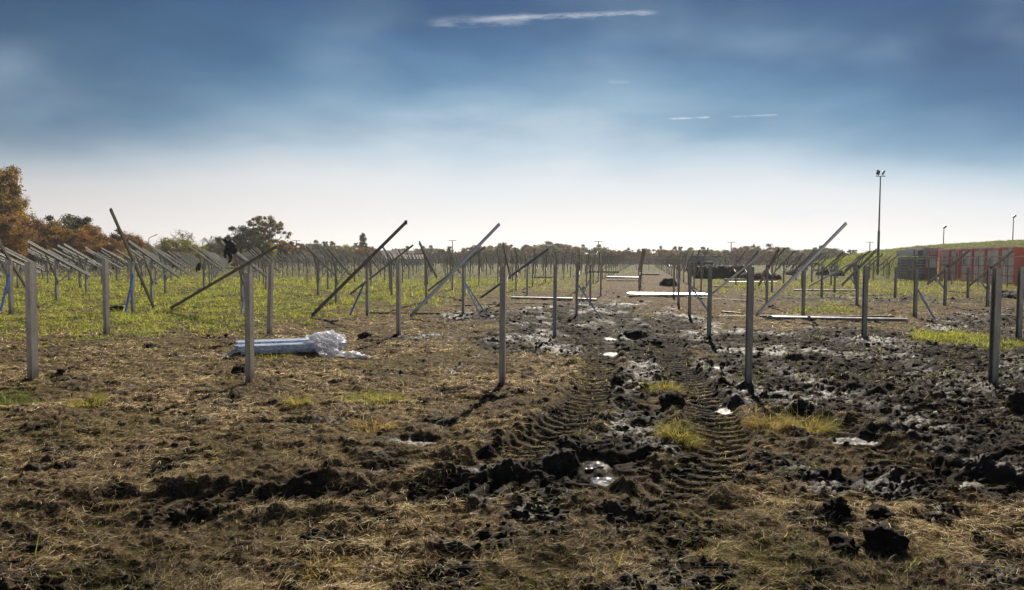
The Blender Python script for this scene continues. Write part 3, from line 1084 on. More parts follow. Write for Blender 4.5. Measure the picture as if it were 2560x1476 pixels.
swung_support(979, 32.3, 656, (877, 735), (1034, 613), 'farther support with thin pale rail, behind the second row post left of centre', 'rail', [], 3.75)
swung_support(1162, 32.3, 657, (1071, 727), (1213, 617), 'farther support whose thin rail runs just below the shiny diagonal rail', 'rail', [], 3.75)
swung_support(1318, 32.3, 659, (1199, 747), (1371, 623), 'support with slate blue rail behind the central near post', 'slate_blue', [], 4.2)
swung_support(1871, 32.3, 661, (1780, 733), (1920, 622), 'support with bright thin rail behind the near post right of the ruts', 'bright', [], 3.75)
swung_support(2087, 38.0, 662, (2021, 716), (2143, 650), 'far support with low pale rail right of the long shiny rail', 'bright', [], 3.9, False)

G3 = 'bare steel posts of the third row and beyond'
# third row, bare with loose struts
for px, D, tp, lab, br in [
        (1442, 20.9, 660, 'third row post left of the ruts with a pale strut crossing another', [((1445, 712), (1502, 797), 'pale_blue', 0.0, -0.6)]),
        (1725, 20.9, 663, 'third row post right of the ruts with a pale strut leaning from its foot', [((1727, 717), (1785, 799), 'pale_blue', 0.0, -0.6)]),
        (2290, 20.9, 668, 'third row post on the right with a pale strut leaning rightwards', [((2294, 724), (2339, 803), 'pale_blue', 0.0, -0.6)]),
        (1476, 26.6, 661, 'fourth row post whose blue strut crosses leftwards by the ruts', [((1475, 698), (1446, 760), 'pale_blue', -0.2, -0.6)]),
        (1697, 26.6, 663, 'fourth row post right of the ruts with short blue strut', [((1691, 685), (1699, 705), 'pale_blue', -0.1, -0.1)])]:
    b = base_at(px, D)
    e = empty('braced_post', b)
    tag(e, lab, 'post', G3)
    link('post', post_mesh(at(px, tp, D).z - b.z), e).rotation_euler = (0, 0, -0.09)
    for p0, p1, mt, d0, d1 in br:
        member(e, 'brace', at(*p0, D + d0), at(*p1, D + d1), BRACE_S, M[mt], (0, -1, 0.2))
for px, D, tp, lab in [
        (1502, 32.3, 660, 'bare fifth row post between the wheel ruts'),
        (1685, 32.3, 662, 'bare fifth row post just right of the wheel ruts'),
        (2055, 32.3, 666, 'bare fifth row post right of the long shiny rail'),
        (2239, 32.3, 668, 'bare fifth row post in front of the wire fence'),
        (2421, 32.3, 669, 'bare fifth row post in front of the red containers')]:
    single_post(px, D, tp, lab, G3)

# rafters with seen orientation on the right of the fourth row
for px, hi, lo, lab, mt in [
        (1918, (1947, 623), (1897, 713), 'support with short steep olive rail right of the ruts, fourth row', 'dark_rail'),
        (2144, (2191, 625), (2105, 713), 'support with rising rail just right of the long shiny rail', 'rail'),
        (2364, (2423, 626), (2319, 710), 'support with grey rail in front of the red containers, left of two', 'rail'),
        (2471, (2533, 627), (2423, 714), 'support with grey rail in front of the red containers, right of two', 'rail')]:
    br = {2364: [((2338, 694), 0.3, (2362, 724), 0.0, 'pale_blue')], 2471: [((2446, 696), 0.3, (2469, 728), 0.0, 'pale_blue')],
          2144: [((2124, 690), 0.3, (2141, 719), 0.0, 'pale_blue')]}.get(px, [((1908, 690), .3, (1916, 722), 0, 'pale_blue')])
    swung_support(px, 26.6, 664, lo, hi, lab, mt, br, ddir=(1.7, -1.6))

# the installed support: post, sloping rail and two braces, built once
YAW = math.radians(-3.6)


def make_support():
    e = empty('panel_support', (0, 0, 0))
    link('post', post_mesh(TOP), e)
    r = MB().sweep(RAIL_S, (0.07, -1.62, 2.20), (0.07, 1.95, 0.92), (0, 0.35, 1))
    r.build('rail', M['rail'], e)
    MB().sweep(BRACE_S, (0.05, -0.02, 0.78), (0.07, -0.72, 1.82)).build('brace', M['rail'], e)
    MB().sweep(BRACE_S, (0.05, 0.02, 0.76), (0.07, 1.05, 1.18)).build('brace', M['rail'], e)
    bb = MB().box((0.035, 0, 1.50), (0.012, 0.18, 0.16))
    bolt(bb, (0.04, 0.04, 1.5), (1, 0, 0)); bolt(bb, (0.04, -0.04, 1.54), (1, 0, 0))
    bb.build('bracket', M['rail'], e)
    return e


def copy_tree(o, parent=None):
    c_ = o.copy()
    C.objects.link(c_)
    c_.parent = parent
    for ch in o.children:
        copy_tree(ch, c_)
    return c_


spots = []
for px in (-97, 141, 379, 605, 840, 1066, 1262):
    spots.append((at(px, 700, 26.6).x, 26.6, px, 4))
for px in (-165, 20, 216, 413, 610, 795):
    spots.append((at(px, 700, 32.3).x, 32.3, px, 5))
for px in [820 - 155 * i for i in range(0, 8)] + [975, 1131, 1290, 1445, 1598, 1753, 1930]:
    spots.append((at(px, 700, 38).x, 38.0, px, 6))
D, r = 43.7, 7
while D < 185:
    X0 = 0.1768 * D - 3.33
    for n_ in range(-60, 60):
        X = X0 + 3.18 * n_
        px = 1280 + X / D * F
        if not (-130 < px < 2640): continue
        if px > 2170 and D < 56: continue                        # open ground before the containers
        if D > 56 and 1720 < px < 1960: continue
        if D > 56 and px > 2285: continue
        if D > 80 and px > 1960: continue
        if D > 44 and 1735 < px < 1945 and D > 50: continue
        spots.append((X, D, px, r))
    D += 5.7 if D < 95 else 7.6
    r += 1
spots.sort(key=lambda s: s[1])
proto = None
far_posts, far_rails = MB(), MB()
used = {}
for i, (X, D, px, r) in enumerate(spots):
    rs = random.Random(int(X * 100 + D * 1000))
    tw = YAW + math.radians(rs.uniform(-3, 3))
    bare = (r >= 6 and 1480 < px < 1640 and rs.random() < 0.5)
    if i < 285:
        if proto is None:
            proto = make_support()
            o = proto
        else:
            o = copy_tree(proto)
        o.location = (X, D, hz(X, D) * 0.5 - rs.uniform(0, 0.05))
        o.rotation_euler = (math.radians(rs.uniform(-0.8, 0.8)), math.radians(rs.uniform(-0.7, 0.7)), tw)
        if r <= 5 and 0 < px < 1300:
            words = {(4, 141): 'grey braced support left of the second row post at the grass edge',
                     (4, 379): 'grey support with sloping rail just right of the steep dark rail by the tub',
                     (4, 605): 'grey support with the black jacket hanging on its raised rail end',
                     (4, 840): 'brownish support whose tilted rail stands left of the dark diagonal rail',
                     (4, 1066): 'support with almost upright rail just left of the shiny diagonal rail',
                     (4, 1262): 'support hidden behind the central near post, its rail rising straight above it',
                     (5, 20): 'support near the left edge, behind the leftmost near post',
                     (5, 216): 'second grey support from the left, one row farther back',
                     (5, 413): 'support with sloping rail right of the steep dark rail, one row farther back',
                     (5, 610): 'support one row behind the one with the black jacket',
                     (5, 795): 'support one row behind, left of the brownish tilted rail'}
            tag(o, words[(r, px)], 'panel support', 'installed supports of the field')
        elif px < 760:
            tag(o, 'grey support with sloping rail in the crowded left field, rail falling to the right', 'panel support', 'supports crowding the left field')
        elif px < 1420:
            tag(o, 'support with rail leaning left in the middle of the grassy field', 'panel support', 'supports in the middle of the field')
        elif px < 1760:
            tag(o, 'distant support with nearly upright rail along the bare aisle', 'panel support', 'supports along the aisle')
        else:
            tag(o, 'distant support with rail rising to the right in the right part of the field', 'panel support', 'supports in the right field')
    else:
        R = Matrix.Rotation(tw, 3, 'Z')
        P = Vector((X, D, 0))
        g = lambda a: P + R @ Vector(a)
        far_rails.sweep([(-.035, -.055), (.035, -.055), (.035, .055), (-.035, .055)], g((0.06, -1.62, 2.2)), g((0.06, 1.95, 0.92)), (0, .3, 1))
        far_posts.box(P + Vector((0, 0, TOP / 2 - .1)), (0.07, 0.11, TOP + .2))
if far_rails.v:
    n0 = len(far_posts.v)
    far_posts.add(far_rails.v, far_rails.f)
    o = far_posts.build('distant_supports', M['rail'])
    tag(o, 'mass of distant steel posts and rails merging below the treeline', 'panel supports', None, 'stuff')

# ------------------------------------------------------------------ loose steel lying on the ground


def lying(name, p0, p1, w, h, label, mat='bright', n=1, gap=0.07, group='loose steel rails lying on the ground', z=0.045):
    a, b = gnd(*p0, z), gnd(*p1, z)
    d = (b - a).normalized()
    s = Vector((-d.y, d.x, 0))
    c_ = (a + b) / 2
    e = None
    if s.y < 0: s = -s
    upv = s * 1.0 + Vector((0, 0, 0.24 if mat == 'bright' else 0.0))
    if d.cross(upv).z < 0:
        upv = -upv
    if n > 1:
        e = empty(name, (c_.x, c_.y, 0))
        for j in range(n):
            o_ = s * (j - (n - 1) / 2) * gap
            sh = d * rnd.uniform(-0.12, 0.12)
            lift = Vector((0, 0, rnd.uniform(0.0, 0.02)))
            MB().sweep(csec(w, h, .004, .015), a + o_ + sh + lift - e.location, b + o_ + sh + lift - e.location, upv).build('rail', M[mat], e)
        o = e
    else:
        o = MB().sweep(csec(w, h, .004, .015), a - c_, b - c_, upv).build(name, M[mat])
        o.location = c_
    return tag(o, label, 'steel rails' if n > 1 else 'steel rail', group)


lying('rail_bundle', (1574, 735), (1767, 737), 0.06, 0.10, 'wide glaring pack of pale rails lying across the aisle', 'bright', 8, 0.12, z=0.14)
lying('ground_rail', (1278, 744.5), (1432, 747.5), 0.08, 0.09, 'white rail lying just left of the aisle, left piece', 'bright', 1, z=.10)
lying('ground_rail', (1443, 748), (1492, 750), 0.08, 0.09, 'short white rail piece left of the aisle beside the crossed struts', 'bright', 1, z=.10)
lying('ground_rail', (1135, 765), (1400, 756), 0.05, 0.05, 'thin grey rail lying in the mud behind the central near post', 'dark_rail')
lying('ground_rail', (925, 783), (1185, 785), 0.06, 0.05, 'thin dark grey rail lying behind the second row post left of centre', 'dark_rail')
lying('ground_rail', (1900, 791), (2234, 792), 0.06, 0.07, 'rear of two long pale rails lying on the right', 'rail', z=.07)
lying('ground_rail', (1917, 794), (2268, 800), 0.08, 0.10, 'front and thicker of two long pale rails lying on the right', 'bright', z=.09)
lying('ground_rail', (1796, 791), (1866, 792.5), 0.06, 0.06, 'short pale rail lying behind the near post right of the ruts', 'rail')
lying('ground_rail', (1804, 781), (1852, 785), 0.08, 0.06, 'short tilted board-like rail right of the ruts', 'rail')
lying('ground_rail', (1985, 726), (2143, 727), 0.08, 0.08, 'white rail lying beyond the long shiny rail', 'bright', z=.07)
lying('ground_rail', (1820, 705.5), (1943, 706.5), 0.08, 0.10, 'distant white rail lying in front of the black mounds', 'bright', z=.07)
lying('ground_rail', (1708, 743), (1866, 753), 0.05, 0.05, 'thin rail lying askew right of the glaring pack', 'rail')
lying('ground_rail', (2368, 728), (2420, 733), 0.06, 0.05, 'thin rail lying in mud below the two grey rails at the right', 'rail')
lying('ground_rail', (1467, 680), (1546, 681), 0.2, 0.15, 'far white rail pack in the field left of the aisle', 'rail', 2, 0.3, z=.1)
lying('ground_rail', (1516, 693), (1600, 694.5), 0.12, 0.10, 'white rail pack lying across the far aisle', 'bright', 2, 0.4, z=.1)
lying('ground_rail', (1335, 693.5), (1385, 694), 0.12, 0.12, 'small far white rail behind the slate blue rail', 'rail', z=.08)
lying('ground_rail', (1515, 702), (1597, 702.5), 0.08, 0.08, 'thin grey rail lying in the aisle beyond the glaring pack', 'rail')
lying('ground_rail', (1812, 700.5), (1864, 701), 0.2, 0.10, 'pale rails heaped before the black mounds', 'rail', 2, 0.35, z=.08)
lying('ground_rail', (1885, 698.5), (1932, 699), 0.16, 0.10, 'pale rail behind the near post right of the ruts, by the mounds', 'rail', z=.07)
lying('ground_rail', (1780, 716), (1830, 718), 0.08, 0.07, 'faint pale rail right of the aisle among grass', 'rail', z=.07)
lying('ground_rail', (1600, 686.5), (1648, 687.5), 0.2, 0.12, 'far white rail beside the dark heap', 'rail', z=.07)

# bundle of blue filmed profiles with plastic wrap
e = empty('steel_bundle', (-3.85, 12.55, 0))
tag(e, 'stack of blue filmed steel profiles torn open at its right end, on the ground', 'steel bundle')
d0, d1 = Vector((-0.74, -0.24, 0)), Vector((0.88, 0.42, 0))
dd = (d1 - d0).normalized(); ss = Vector((-dd.y, dd.x, 0))
m, q = material('blue_film')
v = objco(q)
mp = q.node('ShaderNodeMapping'); mp.inputs['Scale'].default_value = (0.7, 14, 14)
mp.inputs['Rotation'].default_value = (0, 0, -math.atan2(dd.y, dd.x)); q.l.new(v, mp.inputs['Vector'])
st = q.noise(mp.outputs[0], 3, 4, 0.6)
cc = q.mix(q.smooth(st, 0.35, 0.65), (0.26, 0.38, 0.60, 1), (0.85, 0.90, 0.97, 1))
M['film'] = finish(m, q, pbr(q, cc, 0.28, 0.0, st, 0.5, 0.015, 0.6))
for j in range(9):
    o_ = ss * (j - 4.0) * 0.078 + Vector((0, 0, 0.165 + (0.03 if 3 < j < 8 else 0) + rnd.uniform(-.006, .006)))
    sh = dd * rnd.uniform(-0.05, 0.05)
    MB().sweep(csec(0.085, 0.076, 0.004, 0.02), d0 + o_ + sh, d1 + o_ + sh, ss).build('profile', M['film'], e)
    if 1 < j < 9:
        MB().sweep(csec(0.06, 0.072, 0.004, 0.02), d0 * .93 + o_ - Vector((0, 0, .085)), d1 * .95 + o_ - Vector((0, 0, .085)), ss).build('profile', M['film'], e)
for t in (-0.50, 0.55):
    MB().box(Vector((0, 0, 0.02)) + dd * t + Vector((0, .05, 0)), (0.09, 0.80, 0.10), math.atan2(dd.y, dd.x)).build('timber_block', M['timber'], e)


def crumple(name, path, widths, thick, mat, parent, seed, nseg=70, ring=64, z0=0.0):
    """crumpled tube of sheet along a path"""
    path = [Vector(p) for p in path]
    X_, Y_, Z_ = [], [], []
    vs = []
    for i in range(nseg):
        t = i / (nseg - 1) * (len(path) - 1)
        a = min(int(t), len(path) - 2); f_ = t - a
        p = path[a].lerp(path[a + 1], f_)
        w = widths[a] * (1 - f_) + widths[a + 1] * f_
        d = (path[a + 1] - path[a]).normalized()
        s_ = Vector((-d.y, d.x, 0)); s_ = s_.normalized() if s_.length > 1e-4 else Vector((1, 0, 0))
        u_ = s_.cross(d) * -1
        for j in range(ring):
            th = 2 * math.pi * j / ring
            vs.append(p + s_ * math.cos(th) * w + Vector((0, 0, 1)) * math.sin(th) * w * thick)
    co = np.array([v_[:] for v_ in vs])
    n = fbm(co[:, 0] * 9 + co[:, 2] * 11 + seed, co[:, 1] * 9 - co[:, 2] * 7, seed, 4, 0.6)
    n_b = fbm(co[:, 1] * 8 + 31, co[:, 2] * 8 + co[:, 0] * 5, seed + 5, 4, 0.6)
    wv = np.repeat([0.0], len(co))
    th_ = np.tile(np.arange(ring) / ring * 2 * math.pi, nseg)
    al = np.repeat(np.arange(nseg) / nseg, ring)
    fold = np.abs(fbm(np.cos(th_) * 2.6 + seed, np.sin(th_) * 2.6 + al * 2.2, seed + 20, 4, 0.6)) - .4
    wmax = max(widths)
    co[:, 0] += n * 0.02 + fold * np.cos(th_) * .25 * wmax; co[:, 2] += n_b * 0.03 + fold * np.sin(th_) * .25 * wmax; co[:, 1] += n_b * 0.02 + fold * .2 * wmax
    co[:, 2] = np.maximum(co[:, 2], z0)
    idx = np.arange(nseg * ring).reshape(nseg, ring)
    idn = np.roll(idx, -1, 1)
    qd = np.stack([idx[:-1], idn[:-1], idn[1:], idx[1:]], -1).reshape(-1, 4)
    me = raw_mesh(bpy.data.meshes.new(name), co, qd, mat, False)
    return link(name, me, parent)


e2 = empty('plastic_wrap', (-3.15, 12.75, 0))
tag(e2, 'crumpled white plastic wrap heaped on the right end of the blue bundle', 'plastic wrap')
crumple('sheet', [(-0.36, -0.1, 0.25), (-0.05, 0.0, 0.26), (0.24, 0.05, 0.22)], [0.13, 0.24, 0.13], 0.52, M['wrap'], e2, 61, z0=.02)
crumple('flap', [(-0.02, -0.25, 0.32), (0.05, -0.5, 0.18), (0.16, -0.72, 0.05)], [0.17, 0.19, 0.15], 0.26, M['wrap'], e2, 71, z0=.02)
crumple('loose_tail', [(0.20, -0.40, 0.05), (0.5, -0.55, 0.05), (0.80, -0.60, 0.035)], [0.09, 0.12, 0.04], 0.35, M['wrap'], e2, 81, 30, 18, z0=.01)
e3 = empty('plastic_scrap', (-4.62, 12.30, 0))
tag(e3, 'torn strip of clear plastic hanging off the left end of the blue bundle', 'plastic wrap')
crumple('sheet', [(0.1, 0.0, 0.17), (-0.05, -0.12, 0.06), (-0.22, -0.2, 0.02)], [0.05, 0.07, 0.04], 0.4, M['wrap'], e3, 91, 24, 16, z0=.01)
p = gnd(1171, 789)
e4 = empty('plastic_scrap', (p.x, p.y, 0))
tag(e4, 'small white scrap of plastic in the mud near the two pale struts', 'plastic scrap')
crumple('sheet', [(-0.08, 0, 0.05), (0.08, 0.02, 0.06)], [0.05, 0.04], 0.5, M['wrap'], e4, 93, 12, 12)

# black tub lying in the grass
p = gnd(289, 771)
D_ = 21.6
tx = at(289, 768, D_).x
e = empty('black_tub', (tx, D_, 0.05))
tag(e, 'black shallow tub lying in the grass beside the steep dark rail', 'tub')
b = MB()
n = 20
rings = [(0.0, 0.13), (0.15, 0.135), (0.20, 0.19), (0.215, 0.19), (0.20, 0.165), (0.13, 0.03), (0.0, 0.02)]
vs, fs = [], []
for r_, z_ in [(0.15, 0.0), (0.20, 0.15), (0.225, 0.155), (0.225, 0.165), (0.19, 0.16), (0.145, 0.02)]:
    for j in range(n):
        vs.append((r_ * math.cos(2 * math.pi * j / n) * 1.15, r_ * math.sin(2 * math.pi * j / n), z_))
for i in range(5):
    for j in range(n):
        fs.append((i * n + j, i * n + (j + 1) % n, (i + 1) * n + (j + 1) % n, (i + 1) * n + j))
fs += [tuple(range(n - 1, -1, -1)), tuple(5 * n + j for j in range(n))]
MB().add(vs, fs).build('bowl', M['black_plastic'], e, True)
MB().tube([(-.2, 0, .16), (-.12, -.18, .12), (0.1, -.21, .1), (.2, 0, .16)], .008, 5).build('handle', M['dark_metal'], e)


def jacket(anchor, s, label, name='black_jacket'):
    """garment hung over a rail end: body, two dangling sleeves and a collar hump"""
    e = empty(name, anchor)
    tag(e, label, 'jacket')
    crumple('body', [(-0.02, 0, 0.14 * s), (0.02, 0, -0.10 * s), (0.05, 0, -0.40 * s)], [0.16 * s, 0.24 * s, 0.13 * s], 0.55, M['black_cloth'], e, 17, 20, 16, z0=-5)
    return e


def hang(name, pts, rx, ry, e, seed):
    """hanging cloth: ellipse rings down a path"""
    pts = [Vector(p) for p in pts]
    ns, nr = 22, 16
    co = []
    for i in range(ns):
        t = i / (ns - 1) * (len(pts) - 1)
        a = min(int(t), len(pts) - 2); f_ = t - a
        p_ = pts[a].lerp(pts[a + 1], f_)
        wx = rx[a] * (1 - f_) + rx[a + 1] * f_
        wy = ry[a] * (1 - f_) + ry[a + 1] * f_
        for j in range(nr):
            th = 2 * math.pi * j / nr
            co.append((p_.x + wx * math.cos(th), p_.y + wy * math.sin(th), p_.z))
    co = np.array(co)
    n1 = fbm(co[:, 0] * 7 + seed, co[:, 2] * 5 + co[:, 1] * 6, seed, 3, 0.6)
    co[:, 0] += n1 * 0.045; co[:, 1] += n1 * 0.05; co[:, 2] += n1 * 0.03
    idx = np.arange(ns * nr).reshape(ns, nr); idn = np.roll(idx, -1, 1)
    qd = np.stack([idx[:-1], idn[:-1], idn[1:], idx[1:]], -1).reshape(-1, 4)
    me = raw_mesh(bpy.data.meshes.new(name), co, qd, M['black_cloth'], True)
    return link(name, me, e)


rs4 = [s_ for s_ in spots if s_[2] == 605][0]
tipx = rs4[0] - 1.62 * math.sin(-YAW) + 0.07
jx = at(573, 612, 25.0)
e = empty('black_jacket', (jx.x, 25.0, 2.05)); e.scale = (1.0, .9, .95)
tag(e, 'black jacket with dangling sleeves hung over the raised end of a grey rail', 'jacket')
hang('body', [(-0.04, 0, 0.17), (0.0, 0, 0.12), (0.04, 0, -0.02), (0.03, 0, -0.14), (0.03, 0, -0.20)], [0.10, 0.15, 0.16, 0.12, 0.06], [0.05, 0.09, 0.10, 0.07, .03], e, 33)
hang('sleeve', [(-0.08, 0, 0.05), (-0.11, 0, -0.15), (-0.14, 0, -0.42), (-0.15, 0, -0.46)], [0.04, 0.048, 0.048, 0.035], [0.05, 0.05, 0.05, .03], e, 44)
hang('sleeve', [(0.05, 0.02, -0.10), (0.03, 0, -0.35), (-0.01, 0, -0.58), (-0.02, 0, -0.62)], [0.04, 0.048, 0.032, 0.012], [0.05, 0.05, 0.04, .02], e, 55)
hang('hem', [(0.08, 0, 0.05), (0.12, 0, -0.08), (0.16, 0, -0.24), (0.17, 0, -0.28)], [0.06, 0.09, 0.075, 0.04], [0.06, 0.05, 0.05, .02], e, 66)
hang('collar', [(-0.13, 0, 0.24), (-0.11, 0, 0.18), (-0.06, 0, 0.10)], [0.05, 0.075, 0.08], [0.03, 0.05, 0.05], e, 77)
D_ = 38.0
jx = at(497, 672, 37.5)
e = empty('black_jacket', (jx.x, 37.5, jx.z + .15)); e.scale = (.6, .6, .9)
tag(e, 'small dark jacket hung on a post far in the left field', 'jacket')
hang('body', [(0, 0, 0.16), (0.0, 0, 0.05), (0.02, 0, -0.20), (0.02, 0, -0.30)], [0.05, 0.17, 0.16, 0.03], [0.05, 0.12, 0.12, .03], e, 35)
hang('sleeve', [(-0.12, 0, 0.05), (-0.18, 0, -0.15), (-0.18, 0, -0.36)], [0.04, 0.07, 0.03], [0.05, 0.06, 0.03], e, 46)

# thin string line stretched low across the foreground
a, b = at(-500, 1421, 3.5), at(3100, 1412, 3.5)
o = MB().tube([a, a.lerp(b, .5) + Vector((0, 0, -0.004)), b], 0.0013, 5).build('string_line', M['wire'])
tag(o, 'thin pale string line stretched low across the bottom of the field', 'string line')

# ------------------------------------------------------------------ grassy embankment, containers, fence
px_r = [2040, 2080, 2120, 2180, 2284, 2400, 2560, 2750, 3000]
py_r = [656, 649, 640, 628, 617, 608, 599, 590, 584]
nx, ny = 260, 70
U = np.linspace(0, 1, nx)
Vv = np.linspace(0, 1, ny)
ridge = np.array([at(np.interp(t, np.linspace(0, 1, len(px_r)), px_r), np.interp(t, np.linspace(0, 1, len(px_r)), py_r), 112.0)[:] for t in U])
BX = np.zeros((ny, nx)); BY = np.zeros((ny, nx)); BZ = np.zeros((ny, nx))
for j, t in enumerate(Vv):
    if t < 0.7:
        f_ = t / 0.7
        sm = f_ * f_ * (3 - 2 * f_) * 0.35 + f_ * 0.65
        BY[j] = 84 + 28 * f_
        BX[j] = ridge[:, 0] - (1 - f_) * 6
        BZ[j] = -0.3 + (ridge[:, 2] + 0.3) * sm
    else:
        f_ = (t - 0.7) / 0.3
        BY[j] = 112 + 28 * f_
        BX[j] = ridge[:, 0] + f_ * 10
        BZ[j] = ridge[:, 2] * (1 - f_) + f_ * ridge[:, 2] * 0.6
BZ += 0.10 * fbm(BX * 0.5, BY * 0.5, 401, 4) * (BZ > 0)
tag(link('embankment', grid_mesh('embankment', BX, BY, BZ, M['bank'])), 'long grassy embankment rising at the right behind the containers', None, None, 'structure')
n = 42000
iu, iv = RNG.uniform(0, nx - 1.001, n), RNG.uniform(0, ny * 0.78, n)
a0, b0 = iu.astype(int), iv.astype(int)
P = np.stack([BX[b0, a0] + RNG.uniform(-.5, .5, n) * .6, BY[b0, a0] + RNG.uniform(-.3, .3, n), BZ[b0, a0] - .03], -1)
me = blades('bank_grass', P, RNG.uniform(0.12, 0.36, n), RNG.uniform(0.05, 0.10, n), RNG.uniform(0, 6.28, n), RNG.uniform(0.5, 1.4, n),
            pal(n, [(0.28, 0.34, 0.06), (0.20, 0.26, 0.05), (0.38, 0.42, 0.09), (0.32, 0.28, 0.10)], .3), M['blade'], .6, 2)
tag(link('bank_grass', me), 'short green and straw grass covering the embankment', 'grass', None, 'stuff')

# six red containers side by side, door ends facing left
cA, cB = Vector((37.2, 64.5, 0)), Vector((33.6, 49.0, 0))
dirv = (cB - cA).normalized()
inw = Vector((-dirv.y, dirv.x, 0))          # into the boxes
if inw.x < 0: inw = -inw
CW, CH, CL = 2.44, 2.62, 6.06


def obox(b, o, u0, u1, v0, v1, z0, z1):
    vs = [o + dirv * u_ + inw * v_ + Vector((0, 0, z_)) for u_ in (u0, u1) for v_ in (v0, v1) for z_ in (z0, z1)]
    return b.add(vs, [(0, 1, 3, 2), (4, 6, 7, 5), (0, 4, 5, 1), (2, 3, 7, 6), (0, 2, 6, 4), (1, 5, 7, 3)])


names = ['farthest red container with cream doors, next to the grey cabins', 'red container with one bright red door leaf, second from the left',
         'third red container from the left with cream doors', 'fourth red container from the left with cream doors',
         'fifth red container, cream doors partly behind a grey rail', 'nearest red container showing its plain red long side']
for i in range(6):
    o0 = cA + dirv * (i * (CW + 0.09)) - cA
    e = empty('shipping_container', cA + o0)
    tag(e, names[i], 'container', 'red containers by the embankment')
    Z0 = Vector((0, 0, 0))
    b = MB()
    obox(b, Z0, 0.02, CW - 0.02, 0.12, CL, 0.16, CH - 0.03)
    # corrugated near side
    for j in range(22):
        u_ = 0.3 + j * 0.26
        obox(b, Z0, CW - 0.02, CW + 0.015, u_, u_ + 0.12, 0.2, CH - 0.1)
    b.build('body', M['red'], e)
    b = MB()
    for uu in (0, CW - 0.16):
        obox(b, Z0, uu, uu + 0.16, 0, 0.16, 0.0, CH)
    obox(b, Z0, 0.16, CW - 0.16, 0, 0.14, CH - 0.14, CH - .002)
    obox(b, Z0, 0.16, CW - 0.16, 0, 0.14, 0.02, 0.18)
    b.build('end_frame', M['red'], e)
    b = MB(); obox(b, Z0, 0.1, CW - 0.1, 0.2, CL - .1, CH - .028, CH - .005)
    b.build('roof', M['grey_metal'], e)  # grey panel added so sunlit red tops bounce less red onto the cabins
    b = MB(); obox(b, Z0, 0.05, CW - 0.05, -0.05, 0.10, CH, CH + 0.09)
    b.build('roof_edge', M['cream'], e)
    for k_, uu in enumerate((0.18, CW / 2 + 0.02)):
        wd = CW / 2 - 0.22
        b = MB(); obox(b, Z0, uu, uu + wd, 0.04, 0.10, 0.2, CH - 0.16)
        dm = 'bright_red' if (i == 1 and k_ == 1) else 'cream'
        dr = b.build('door', M[dm], e)
        if dm == 'bright_red': dr['label'] = 'bright red door leaf'
        b = MB()
        for z_ in (0.62, 1.30, 1.95):
            obox(b, Z0, uu, uu + wd, 0.015, 0.045, z_, z_ + 0.09)
        b.build('door_rib', M['red'], dr)
        b = MB(); obox(b, Z0, uu + wd * .72, uu + wd * .72 + .05, -0.03, 0.01, 0.2, CH - .2)
        b.build('lock_rod', M['cream'], dr)
    if i in (2, 3, 4, 5):
        b = MB(); obox(b, Z0, 0.62, 0.92, -0.012, 0.012, 1.42, 1.90)
        b.build('window', M['glass'], e)
    b = MB(); c0 = dirv * (CW - .35) + inw * -0.12 + Vector((0, 0, CH - .16))
    b.tube([c0, c0 + inw * -.12 + Vector((0, 0, -.03))], [.05, .12], 10)
    b.build('lamp', M['white_panel'], e)

# grey site cabins left of the containers


def cabin(px0, px1, D, z0, z1, dep, wallm, label, frame='red', windows=(), dark_low=False):
    a, b_ = at(px0, 650, D), at(px1, 650, D)
    c_ = Vector(((a.x + b_.x) / 2, D, z0))
    w, h = b_.x - a.x, z1 - z0
    e = empty('site_cabin', c_)
    tag(e, label, 'cabin', 'stacked grey site cabins')
    MB().box((0, dep / 2, h / 2), (w - .1, dep - .1, h - .1)).build('body', M[wallm], e)
    f_ = MB()
    for s_ in (-1, 1):
        f_.box((s_ * (w / 2 - .03), 0.02, h / 2), (.06, .12, h))
    f_.box((0, 0.02, .06), (w - .12, .10, .12))
    f_.build('frame', M[frame], e)
    for wx, wz, ww, wh, mt in windows:
        MB().box((wx * w / 2, 0.035, wz * h), (ww, .06, wh)).build('window', M[mt], e)
    return e


cabin(2284, 2306, 64, 2.07, 2.66, 3.0, 'white_panel', 'small white cabin with a blue window on the upper level', 'grey_metal', [(-0.35, .45, .28, .45, 'white_panel'), (.35, .45, .32, .45, 'glass')])
cabin(2307, 2321, 64.2, 2.07, 2.88, 3.0, 'grey_panel', 'tall grey lilac cabin end on the upper level', 'grey_panel')
cabin(2322, 2344, 64.2, 2.07, 2.62, 3.0, 'grey_panel', 'wider grey lilac cabin on the upper level above a red sill', 'red')
cabin(2345, 2358, 69.5, 2.0, 2.95, 3.0, 'grey_panel', 'grey lilac cabin on the upper level half behind the red containers', 'grey_panel')
cabin(2287, 2312, 64.5, 0, 2.04, 3.0, 'dark_panel', 'dark slatted cabin on the ground at the left end', 'dark_metal', [(0, .30, .7, .03, 'grey_metal'), (0, .5, .7, .03, 'grey_metal'), (0, .7, .7, .03, 'grey_metal'), (0, .85, .7, .03, 'grey_metal')])
cabin(2313, 2343, 64.5, 0, 2.04, 3.0, 'dark_panel', 'dark cabin on the ground with a pale window panel, left of the red containers', 'red', [(-.55, .72, .30, .75, 'grey_panel'), (.32, .72, .55, .75, 'white_panel')])

# wire mesh fence


